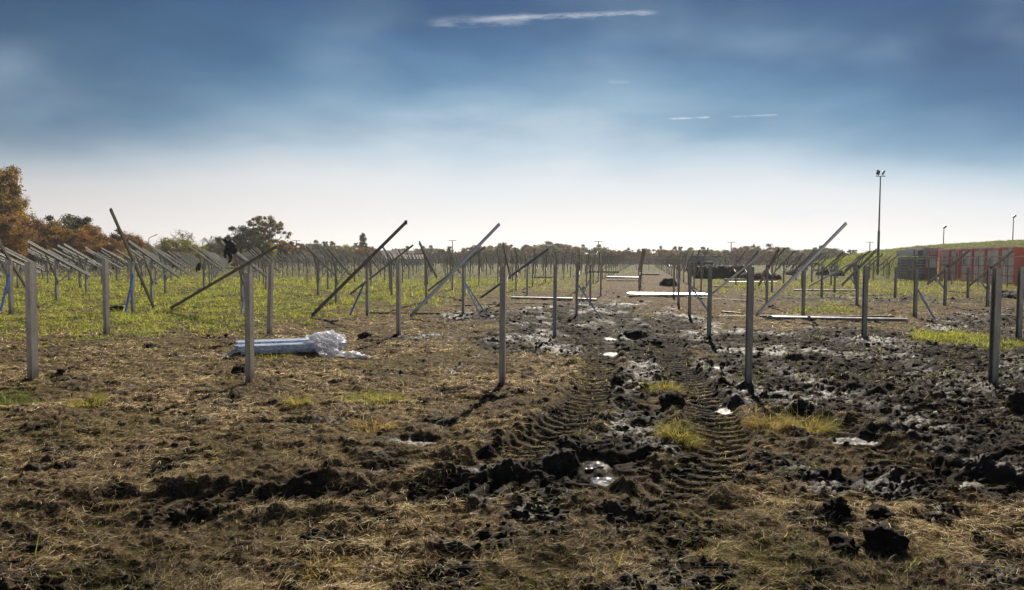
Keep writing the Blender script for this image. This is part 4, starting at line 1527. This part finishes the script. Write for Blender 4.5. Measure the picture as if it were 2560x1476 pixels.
def fence(p0, p1, n, label, h0, h1):
    e = empty('wire_fence', p0)
    tag(e, label, 'fence', 'wire site fences')
    V = p1 - p0
    L = V.length
    d = V.normalized()
    mesh = MB(); 
    H = lambda t: h0 + (h1 - h0) * t
    m_ = int(L / 0.22)
    for i in range(m_):
        t = (i + .5) / m_
        mesh.box(V * t + Vector((0, 0, H(t) / 2)), (0.012, 0.012, H(t) - .1))
    for z_ in (0.15, .55, .95, 1.35, 1.7):
        a = Vector((0, 0, z_)); mesh.sweep([(-.006, -.006), (.006, -.006), (.006, .006), (-.006, .006)], a, V + a)
    mesh.build('mesh', M['fence'], e)
    MB().sweep([(-.02, -.02), (.02, -.02), (.02, .02), (-.02, .02)], Vector((0, 0, H(0))), V + Vector((0, 0, H(1)))).build('top_rail', M['white_panel'], e)
    for i in range(n + 1):
        t = i / n
        MB().box(V * t + Vector((0, 0, H(t) / 2 + .02)), (.05, .05, H(t) + .1)).build('post', M['fence'], e)


A_, B_ = at(2172, 690, 62), at(2600, 690, 44)
fence(Vector((A_.x, 62, 0)), Vector((B_.x, 44, 0)), 7, 'wire site fence in front of the red containers', at(2172, 649.3, 62).z, at(2600, 640, 44).z)
A_, B_ = at(1560, 690, 118), at(1790, 690, 108)
fence(Vector((A_.x, 118, 0)), Vector((B_.x, 108, 0)), 7, 'distant wire fence beyond the aisle', 1.9, 1.9)
# small stacked tube barrier before the containers
for px, w_, n_, lab in [(2422, .8, 5, 'barrier of pale horizontal bars in front of the red containers'), (2300, .75, 6, 'barrier of pale horizontal bars in front of the dark cabin'), (2252, .8, 7, 'barrier of pale horizontal bars by the light mast')]:
    p = at(px, 690, 60)
    e = empty('bar_barrier', (p.x, 60, 0)); tag(e, lab, 'barrier', 'bar barriers by the fence')
    MB().box((0, 0, 1.0), (.04, .04, 2.0)).build('post', M['fence'], e)
    for j in range(n_):
        MB().tube([(-w_ / 2, -.03, .7 + j * .22), (w_ / 2, -.03, .7 + j * .22)], .018, 5).build('bar', M['white_panel'], e)

# black soil mounds and tractor behind


def mound(px0, px1, top, D, label, dep=3.0, flat=2.2):
    a, b_ = at(px0, 690, D), at(px1, 690, D)
    cx, w = (a.x + b_.x) / 2, (b_.x - a.x) / 2
    h = at((px0 + px1) / 2, top, D).z
    nn, mm = 90, 50
    X, Y = np.meshgrid(np.linspace(-1.05, 1.05, nn), np.linspace(-1.05, 1.05, mm))
    r_ = (np.abs(X) ** flat + np.abs(Y) ** 2) ** (1 / 2)
    base = np.clip(1 - r_ ** flat, -0.2, 1) ** 1 if True else 0
    base = np.where(base > 0, np.clip(base, 0, 1) ** 0.45, base)
    Z = h * base * (0.92 + .13 * fbm(X * w * .9, Y * .5, int(px0), 4)) + .12 * fbm(X * w * 2.2, Y * 4, int(px0) + 3, 5, .6) * (base > 0)
    o = link('soil_mound', grid_mesh('soil_mound', X * w, Y * dep / 2, Z, M['clod']), None, (cx, D, 0))
    return tag(o, label, 'soil heap', 'heaps of black soil')


mound(1736, 1866, 664, 66, 'long black soil heap with steep front, the tractor standing behind it', 3, 9)
mound(1850, 1950, 683, 63, 'low black soil heap right of the near post by the ruts', 3, 4)
mound(1966, 1992, 675, 84, 'small pointed black heap behind the long shiny rail', 2.5, 2)
mound(2042, 2070, 674, 82, 'small pointed black heap on the right behind the supports', 2.5, 2)
mound(2078, 2108, 676, 80, 'rusty brown heap at the foot of the embankment', 2.5, 2)
mound(1650, 1692, 697, 46, 'low dark heap at the edge of the aisle', 2.0, 2)
mound(2488, 2600, 728, 33, 'dark mud heap at the right edge below the containers', 3, 2)

e = empty('tractor', (at(1756, 660, 76).x, 76, 0))
tag(e, 'green tractor with white cab roof behind the black soil heaps', 'tractor')
MB().box((0.3, 0, 1.15), (1.3, 1.0, .6)).build('hood', M['green_paint'], e)
cb = MB().box((-.55, 0, 1.55), (1.0, 1.2, 1.0)).build('cab', M['glass'], e)
MB().box((-.55, 0, 2.12), (1.15, 1.35, .12)).build('roof', M['white_panel'], e)
for wx, r_ in ((-.7, .75), (.75, .5)):
    for s_ in (-1, 1):
        w_ = MB().tube([(wx, s_ * .55, r_), (wx, s_ * .9, r_)], r_, 20).build('wheel', M['rubber'], e)
        MB().tube([(wx, s_ * .53, r_), (wx, s_ * .92, r_)], r_ * .45, 12).build('rim', M['white_panel'], w_)
# arched hoop tank seen beyond
e = empty('hoop_tent', (at(1790, 660, 80).x, 80, 0))
tag(e, 'pale arched hoop of a tent frame rising behind the soil heaps', 'tent frame')
for yy in (-1.2, 1.2):
    MB().tube([(-.75 * math.cos(t * math.pi / 12) , yy, 1.35 + .75 * math.sin(t * math.pi / 12)) for t in range(13)], .05, 6).build('hoop', M['grey_metal'], e)
    MB().tube([(-.75, yy, 0), (-.75, yy, 1.36)], .05, 6).build('leg', M['grey_metal'], e)
    MB().tube([(.75, yy, 0), (.75, yy, 1.36)], .05, 6).build('leg', M['grey_metal'], e)
MB().tube([(0, -1.3, 2.1), (0, 1.3, 2.1)], .04, 6).build('ridge_bar', M['grey_metal'], e)

# ------------------------------------------------------------------ masts, lamps, line poles
D_ = 85
p = at(2194, 690, D_)
zt = at(2194, 441, D_).z
e = empty('light_mast', (p.x, D_, 0))
tag(e, 'tall dark light mast with two flood lamps, right of the field', 'light mast')
MB().tube([(0, 0, 0), (0, 0, zt * .45)], [.15, .13], 8).tube([(0, 0, zt * .45), (0, 0, zt)], [.095, .06], 8).build('pole', M['dark_metal'], e)
MB().box((0.02, 0, zt), (1.05, .12, .07)).build('crossbar', M['dark_metal'], e)
for sx, ww, tl in ((-.28, .36, .45), (.30, .22, .75)):
    R = Matrix.Rotation(tl, 3, 'Y') @ Matrix.Rotation(math.radians(-25), 3, 'X')
    lp = MB().box((sx, 0, zt + .42), (ww, .16, .55), rot=R).build('lamp_head', M['dark_metal'], e)
    MB().box((sx - .13, 0, zt + .10), (.03, .05, .16)).box((sx + .06, 0, zt + .10), (.03, .05, .16)).build('bracket', M['grey_metal'], lp)
for px, pt, pb, D_, lab in [(2360, 568, 618, 118, 'smaller lamp pole on the embankment above the containers'), (2534, 541, 606, 118, 'lamp pole on the embankment at the right edge')]:
    p = at(px, pt, D_); zb = at(px, pb + 6, D_).z
    e = empty('lamp_pole', (p.x, D_, zb)); tag(e, lab, 'lamp pole')
    h = p.z - zb
    MB().tube([(0, 0, -1), (0, 0, h)], [.09, .06], 7).build('pole', M['grey_metal'], e)
    MB().box((.12, 0, h), (.5, .3, .3), rot=Matrix.Rotation(-.7, 3, 'Y')).build('lamp_head', M['dark_metal'], e)
for px, pt, D_, lab in [(741, 602, 240, 'thin wooden line pole right of the round tree group'), (1131, 602, 240, 'line pole left of the shiny diagonal rail'),
                        (1496, 604, 240, 'line pole above the treeline at the aisle'), (1828, 606, 240, 'line pole above the treeline right of the aisle'),
                        (2175, 606, 240, 'line pole beside the tall light mast')]:
    p = at(px, pt, D_)
    e = empty('line_pole', (p.x, D_, 0)); tag(e, lab, 'line pole', 'line poles along the treeline')
    MB().tube([(0, 0, 0), (0, 0, p.z)], [.20, .14], 6).build('pole', M['bark'], e)
    MB().box((0, 0, p.z), (2.6, .14, .16)).build('crossarm', M['bark'], e)
    MB().tube([(-2.6, 0, p.z - 2.6), (0, 0, p.z - 3.0)], .05, 5).build('side_arm', M['grey_metal'], e)
for px, pt, D_, lab in [(372, 589, 130, 'street lamp with slanting arm above the left trees'), (528, 599, 150, 'street lamp with slanting arm left of the round trees')]:
    p = at(px, pt + 8, D_)
    e = empty('street_lamp', (p.x, D_, 0)); tag(e, lab, 'street lamp')
    MB().tube([(0, 0, 0), (0, 0, p.z), (.25, 0, p.z + .25)], .06, 6).build('pole', M['grey_metal'], e)
    MB().tube([(.2, 0, p.z + .2), (1.5, 0, p.z + .75)], [.05, .08], 6).build('arm', M['grey_metal'], e)

# far farm sheds in the treeline gap
for px, D_, w, h, lab in [(985, 235, 16, 4.2, 'low dark-roofed shed in the distant treeline'), (745, 225, 10, 4.6, 'low brown roofed house behind the hedge'), (1010, 180, 9, 2.6, 'long dark trailer parked before the treeline')]:
    p = at(px, 650, D_)
    e = empty('shed', (p.x, D_, 0)); tag(e, lab, 'building' if h > 3 else 'trailer')
    MB().box((0, 0, h * .32), (w, 7, h * .64)).build('wall', M['wall' if h > 3 else 'dark_panel'], e)
    vs = [(-w / 2 - .3, -3.9, h * .6), (w / 2 + .3, -3.9, h * .6), (w / 2 + .3, 3.9, h * .6), (-w / 2 - .3, 3.9, h * .6), (-w / 2 - .3, 0, h), (w / 2 + .3, 0, h)]
    MB().add(vs, [(0, 1, 5, 4), (2, 3, 4, 5), (0, 4, 3), (1, 2, 5), (0, 3, 2, 1)]).build('roof', M['roof'], e)
    for j in (-.3, .1, .35):
        MB().box((w * j, -3.52, h * .34), (1.1, .06, .9)).build('window', M['glass'], e)

# ------------------------------------------------------------------ trees


def tree_proto(seed, h, w, crown0, cols, leaves, leaf, branches=9, open_=0.0, conic=False, bare=False, clumps=40):
    """returns (trunk mesh, crown mesh) of a tree of height h, crown half width w"""
    r = np.random.default_rng(seed)
    rr_ = random.Random(seed)
    b = MB()
    pts = [Vector((0, 0, -.3))]
    for i in range(1, 6):
        pts.append(Vector((rr_.uniform(-.03, .03) * h, rr_.uniform(-.03, .03) * h, h * .86 * i / 5)))
    b.tube(pts, [h * .022 * (1 - i / 6.2) for i in range(6)], 7)
    tips = []
    nb = branches
    for i in range(nb):
        t = crown0 + (0.95 - crown0) * (i + .5) / nb
        base = Vector((0, 0, h * t * .85))
        a = i * 2.4 + rr_.uniform(-.4, .4)
        ln = w * (0.75 + .4 * rr_.random()) * (1.0 if conic is False else .8) * math.sqrt(max(.1, 1 - ((t - .55) / .55) ** 2))
        mid = base + Vector((math.cos(a) * ln * .5, math.sin(a) * ln * .5, ln * .45))
        tip = base + Vector((math.cos(a) * ln, math.sin(a) * ln, ln * (.75 if not conic else 1.6)))
        tip.z = min(tip.z, h * (0.98 - (0.0 if conic else 0.30) * min(1, ln / w) ** 2 * rr_.uniform(.5, 1.2)))
        b.tube([base, mid, tip], [h * .009, h * .006, h * .002], 5)
        tips += [mid, tip]
        for j in range(4 if (bare or open_) else 2):
            q0 = base.lerp(tip, rr_.uniform(.35, .95))
            q1 = q0 + Vector((rr_.uniform(-1, 1), rr_.uniform(-1, 1), rr_.uniform(.2, 1.1))) * ln * .42
            q1.z = min(q1.z, h * (1.0 - (0 if conic else .25) * min(1.0, math.hypot(q1.x, q1.y) / w) ** 2))
            b.tube([q0, q0.lerp(q1, .5) + Vector((0, 0, .03 * ln)), q1], [h * .0045, h * .003, h * .0012], 4)
            tips.append(q1)
            if bare:
                for kx in range(4):
                    q2 = q1 + Vector((rr_.uniform(-1, 1), rr_.uniform(-1, 1), rr_.uniform(.0, 1))) * ln * .25
                    b.tube([q0.lerp(q1, rr_.uniform(.5, 1)), q2], [h * .0025, h * .001], 3)
    trunk = b.mesh('trunk', M['bark'])
    if leaves == 0:
        return trunk, None
    # clump centres: around tips and through the crown volume
    cen, rad = [], []
    zc = h * (crown0 + 1) / 2
    hh = h * (1 - crown0) / 2
    while len(cen) < clumps:
        if rr_.random() < (0.75 if open_ else .35):
            p_ = tips[rr_.randrange(len(tips))] + Vector((rr_.gauss(0, .1), rr_.gauss(0, .1), rr_.gauss(0, .1))) * w
        else:
            d = Vector((rr_.gauss(0, 1), rr_.gauss(0, 1), rr_.gauss(0, 1))).normalized() * (rr_.random() ** .4)
            sh_ = 1.0 if not conic else 1.0
            p_ = Vector((d.x * w * .85, d.y * w * .85, zc + d.z * hh * .92))
        if conic:
            f_ = (p_.z - h * crown0) / (h * (1 - crown0))
            lim = w * max(.12, (1 - f_ ** 3)) * .8
            l2 = math.hypot(p_.x, p_.y)
            if l2 > lim: p_.x *= lim / l2; p_.y *= lim / l2
        cen.append(p_[:]); rad.append(rr_.uniform(.12, .30) * w * (0.6 if open_ else 1.0) * (1.0 if not conic else 1.2))
    cen, rad = np.array(cen), np.array(rad)
    ci = r.integers(0, len(cen), leaves)
    g = r.normal(0, 1, (leaves, 3)); g /= np.linalg.norm(g, axis=1)[:, None]
    g *= (r.uniform(0, 1, (leaves, 1)) ** .5)
    P = cen[ci] + g * rad[ci][:, None] * np.array([1.15, 1.15, .85]) * r.uniform(.7, 1.35, (leaves, 1))
    P[:, 2] = np.clip(P[:, 2], h * crown0 * .7, h * 1.2)
    a = r.normal(0, 1, (leaves, 3)); a /= np.linalg.norm(a, axis=1)[:, None]
    bvec = np.cross(a, r.normal(0, 1, (leaves, 3))); bvec /= np.linalg.norm(bvec, axis=1)[:, None]
    sz = leaf * r.uniform(.6, 1.4, (leaves, 1))
    co = np.stack([P - a * sz, P - bvec * sz * .6, P + a * sz, P + bvec * sz * .6], 1).reshape(-1, 3)
    me = raw_mesh(bpy.data.meshes.new('crown'), co, np.arange(leaves * 4).reshape(-1, 4), M['leaf'])
    cols = np.array(cols)
    cc_ = cols[r.integers(0, len(cols), len(cen))][ci] * .7 + cols[r.integers(0, len(cols), leaves)] * .3
    cc_ = cc_ * r.uniform(.65, 1.3, (leaves, 1))
    set_color(me, 'tint', np.repeat(np.concatenate([cc_, np.ones((leaves, 1))], 1), 4, 0))
    return trunk, me


OR = [(0.348, 0.15, 0.05), (0.258, 0.111, 0.039), (0.42, 0.213, 0.066), (0.167, 0.078, 0.03)]
GO = [(0.376, 0.217, 0.06), (0.3, 0.177, 0.051), (0.226, 0.144, 0.044), (0.16, 0.118, 0.036)]
DG = [(0.062, 0.068, 0.027), (0.082, 0.089, 0.032), (0.048, 0.051, 0.023)]
YG = [(0.291, 0.263, 0.066), (0.201, 0.208, 0.057), (0.351, 0.297, 0.077), (0.14, 0.154, 0.044)]
BR = [(0.227, 0.139, 0.069), (0.17, 0.108, 0.057), (0.291, 0.174, 0.078), (0.123, 0.086, 0.049)]
GB = [(0.139, 0.146, 0.071), (0.179, 0.172, 0.083), (0.215, 0.175, 0.086), (0.107, 0.114, 0.059)]
K = {}
K['gold_big'] = tree_proto(1, 14, 5.4, .12, GO, 42000, .15, 14, clumps=170)
K['orange'] = tree_proto(2, 8, 3.7, .04, OR + GO, 24000, .12, 10, clumps=110)
K['orange2'] = tree_proto(3, 8, 4.2, .04, OR + BR + YG[:1], 24000, .12, 10, clumps=110)
K['darkgreen'] = tree_proto(4, 8, 3.6, .05, DG, 15000, .13, 10, clumps=60)
K['brown'] = tree_proto(5, 8, 3.2, .06, BR, 9000, .13, 12, .4, clumps=70)
K['yellow'] = tree_proto(6, 7, 3.8, .04, YG, 13000, .13, 10, clumps=60)
K['open'] = tree_proto(7, 11, 4.4, .33, BR + GO[2:] + GB, 7000, .17, 14, 1.0, clumps=90)
K['bare'] = tree_proto(8, 8, 3.2, .25, BR, 500, .10, 14, 1.0, bare=True, clumps=60)
K['poplar'] = tree_proto(9, 14, 1.9, .06, DG + GB, 11000, .20, 14, 0, True, clumps=80)
K['hazy'] = tree_proto(10, 8, 4.0, .04, GB, 7000, .22, 8, clumps=45)
K['hazy2'] = tree_proto(11, 8, 3.6, .05, GB + BR, 6000, .22, 10, .3, clumps=60)
K['rusty'] = tree_proto(12, 8, 3.8, .04, BR + OR[:2], 7000, .22, 8, clumps=50)
K['fir'] = tree_proto(13, 10, 2.6, .06, DG, 6000, .2, 12, 0, True, clumps=60)
HT = {'gold_big': 14, 'orange': 8, 'orange2': 8, 'darkgreen': 8, 'brown': 8, 'yellow': 7, 'open': 11, 'bare': 8, 'poplar': 14, 'hazy': 8, 'hazy2': 8, 'rusty': 8, 'fir': 10}


def plant(kind, px, top, D, label, group, wx=1.0, name='tree', cat='tree'):
    p = at(px, top, D)
    tm, cm = K[kind]
    s_ = p.z / HT[kind]
    e = empty(name, (p.x, D, 0), rnd.uniform(0, 6.28))
    e.scale = (s_ * wx, s_ * wx, s_)
    link('trunk', tm, e)
    if cm: link('crown', cm, e)
    return tag(e, label, cat, group)


GL = 'autumn trees on the left'
plant('gold_big', -62, 396, 84, 'tall golden brown tree cut by the left edge', GL, 0.85)
plant('orange', -10, 545, 80, 'orange tree below the tall golden tree at the left edge', GL, 1.1)
plant('orange2', 45, 548, 88, 'orange brown bushy tree right of the tall golden tree', GL, 1.1)
plant('orange', 100, 552, 92, 'rust orange tree second right of the tall golden tree', GL, 1.1)
plant('darkgreen', 172, 538, 96, 'dark green round tree rising among the orange trees', GL, .95)
plant('orange', 175, 575, 84, 'bright orange bushy tree in front of the dark green one', GL, 1.1)
plant('orange2', 215, 565, 95, 'orange tree right of the dark green round tree', GL, 1.0)
plant('darkgreen', 232, 566, 104, 'small dark green tree top behind the orange trees', GL, .8)
plant('brown', 280, 570, 98, 'dark brown thinning tree behind the steep dark rail', GL, 1.2)
plant('orange2', 262, 600, 88, 'low dark orange bush before the thinning brown tree', GL, 1.2)
plant('orange', 335, 592, 108, 'orange thinning tree right of the steep dark rail', GL, 1.0)
plant('bare', 318, 575, 110, 'bare twiggy tree behind the steep dark rail', GL, 1.0)
plant('yellow', 305, 622, 95, 'low yellow green bush at the foot of the orange trees', GL, 1.2)
plant('orange', 240, 615, 86, 'low bright orange bush among the raised rails', GL, 1.1)
plant('gold_big', 30, 480, 96, 'golden tree lower and right of the tall one at the left edge', GL, .55)
GM_ = 'trees left of centre behind the field'
plant('bare', 405, 600, 130, 'bare thin tree beside the slanting street lamp', GM_, 1.0)
plant('hazy', 400, 630, 125, 'low dull green bush under the slanting street lamp', GM_, 1.3)
plant('bare', 458, 572, 150, 'bare branching tree above the yellow green bush', GM_, .9)
plant('yellow', 440, 597, 118, 'yellow green round tree left of the hanging jacket', GM_, 1.2)
plant('yellow', 478, 612, 122, 'yellow green bush right of the round yellow green tree', GM_, 1.2)
plant('rusty', 430, 640, 105, 'low rusty bush under the yellow green tree', GM_, 1.5)
plant('bare', 523, 588, 160, 'bare grey tree just left of the hanging jacket', GM_, .9)
plant('bare', 548, 592, 165, 'bare thin tree right behind the hanging jacket', GM_, .8)
plant('darkgreen', 525, 612, 140, 'dark green hedge-like tree left of the hanging jacket', GM_, 1.4)
plant('darkgreen', 610, 566, 118, 'dense dark round tree behind the low dark rail', GM_, 1.15)
plant('brown', 585, 585, 124, 'brown tree at the left side of the dense dark tree', GM_, 1.0)
plant('open', 665, 538, 122, 'tall airy tree with see-through crown left of centre', GM_, .92)
plant('yellow', 650, 612, 114, 'yellow green undergrowth below the airy tree', GM_, 1.4)
plant('rusty', 700, 598, 130, 'rusty low tree right of the airy tree', GM_, 1.1)
plant('darkgreen', 640, 590, 112, 'dark green bush below the airy tree', GM_, .9)
plant('poplar', 908, 577, 190, 'slender dark poplar standing above the treeline', GM_, 1.0)
plant('rusty', 905, 618, 180, 'orange brown tree at the foot of the poplar', GM_, 1.2)
plant('darkgreen', 1396, 609, 230, 'small dark round tree top above the treeline near the centre', GM_, .55)
plant('open', 1265, 606, 190, 'airy flat-topped tree behind the central near post', GM_, .9)
plant('open', 1190, 612, 200, 'airy pale tree left of the shiny diagonal rail end', GM_, 1.0)
plant('bare', 1050, 620, 210, 'bare tree above the far sheds', GM_, 1.2)
plant('fir', 1885, 613, 230, 'dark pointed fir above the treeline right of the aisle', GM_, .8)
plant('fir', 1650, 617, 235, 'broad dark pointed tree beside the aisle', GM_, 1.3)
# continuous treeline
prof_x = [340, 420, 560, 720, 800, 900, 960, 1050, 1150, 1250, 1400, 1480, 1600, 1700, 1800, 1900, 2000, 2080, 2160]
prof_y = [620, 628, 612, 615, 617, 620, 632, 632, 628, 622, 619, 628, 626, 630, 628, 622, 634, 630, 634]
px = 345.0
i = 0
while px < 2190:
    top = np.interp(px, prof_x, prof_y) + rnd.uniform(-13, 5)
    kd = rnd.choice(['rusty', 'hazy', 'hazy2', 'orange2' if px < 1000 else 'hazy', 'rusty', 'brown', 'yellow' if px < 900 else 'rusty', 'hazy2'])
    D_ = rnd.uniform(195, 255) if px > 760 else rnd.uniform(150, 190)
    cname = {'rusty': 'rusty brown', 'hazy': 'dull green', 'hazy2': 'thin greenish brown', 'orange2': 'orange brown', 'brown': 'thin brown', 'yellow': 'yellow green'}[kd]
    side = 'left of the poplar' if px < 900 else ('between the poplar and the central near post' if px < 1260 else ('between the centre and the aisle' if px < 1600 else 'right of the aisle'))
    plant(kd, px, top, D_, f'{cname} tree in the distant treeline {side}', 'trees of the distant treeline', rnd.uniform(.95, 1.35))
    px += rnd.uniform(11, 21)
    i += 1
# low hedge closing the treeline gaps
n = 90000
hx = RNG.uniform(-230, 170, n); hy = 262 + RNG.uniform(-4, 4, n)
hh_ = (3.4 + 0.9 * fbm(hx * .08, hx * 0, 505, 4)) * RNG.uniform(0, 1, n) ** .8
a = RNG.normal(0, 1, (n, 3)); a /= np.linalg.norm(a, axis=1)[:, None]
bv = np.cross(a, RNG.normal(0, 1, (n, 3))); bv /= np.linalg.norm(bv, axis=1)[:, None]
P = np.stack([hx, hy, hh_], -1); s_ = RNG.uniform(.25, .5, (n, 1))
me = raw_mesh(bpy.data.meshes.new('far_wood'), np.stack([P - a * s_, P - bv * s_ * .7, P + a * s_, P + bv * s_ * .7], 1).reshape(-1, 3), np.arange(n * 4).reshape(-1, 4), M['leaf'])
set_color(me, 'tint', np.repeat(np.concatenate([pal(n, GB + BR, .3), np.ones((n, 1))], 1), 4, 0))
tag(link('far_wood', me), 'low far-off wood closing the horizon behind the treeline', 'wood', None, 'stuff')

# light autumn haze in the air
hb_ = bpy.data.meshes.new('haze')
X0h, X1h, Y0h, Y1h, Z0h, Z1h = -1500.0, 1500.0, -80.0, 3200.0, -3.0, 30.0
hb_.from_pydata([(x_, y_, z_) for x_ in (X0h, X1h) for y_ in (Y0h, Y1h) for z_ in (Z0h, Z1h)], [],
                [(0, 1, 3, 2), (4, 6, 7, 5), (0, 4, 5, 1), (2, 3, 7, 6), (0, 2, 6, 4), (1, 5, 7, 3)])
m, q = material('haze_air')
vp = q.node('ShaderNodeVolumePrincipled')
vp.inputs['Color'].default_value = (0.90, 0.92, 0.94, 1)
vp.inputs['Density'].default_value = 0.00034
vp.inputs['Anisotropy'].default_value = 0.4
mo = q.node('ShaderNodeOutputMaterial')
q.l.new(vp.outputs[0], mo.inputs['Volume'])
hb_.materials.append(m)
tag(link('haze', hb_), 'thin bright haze lying over the field', 'haze', None, 'stuff')
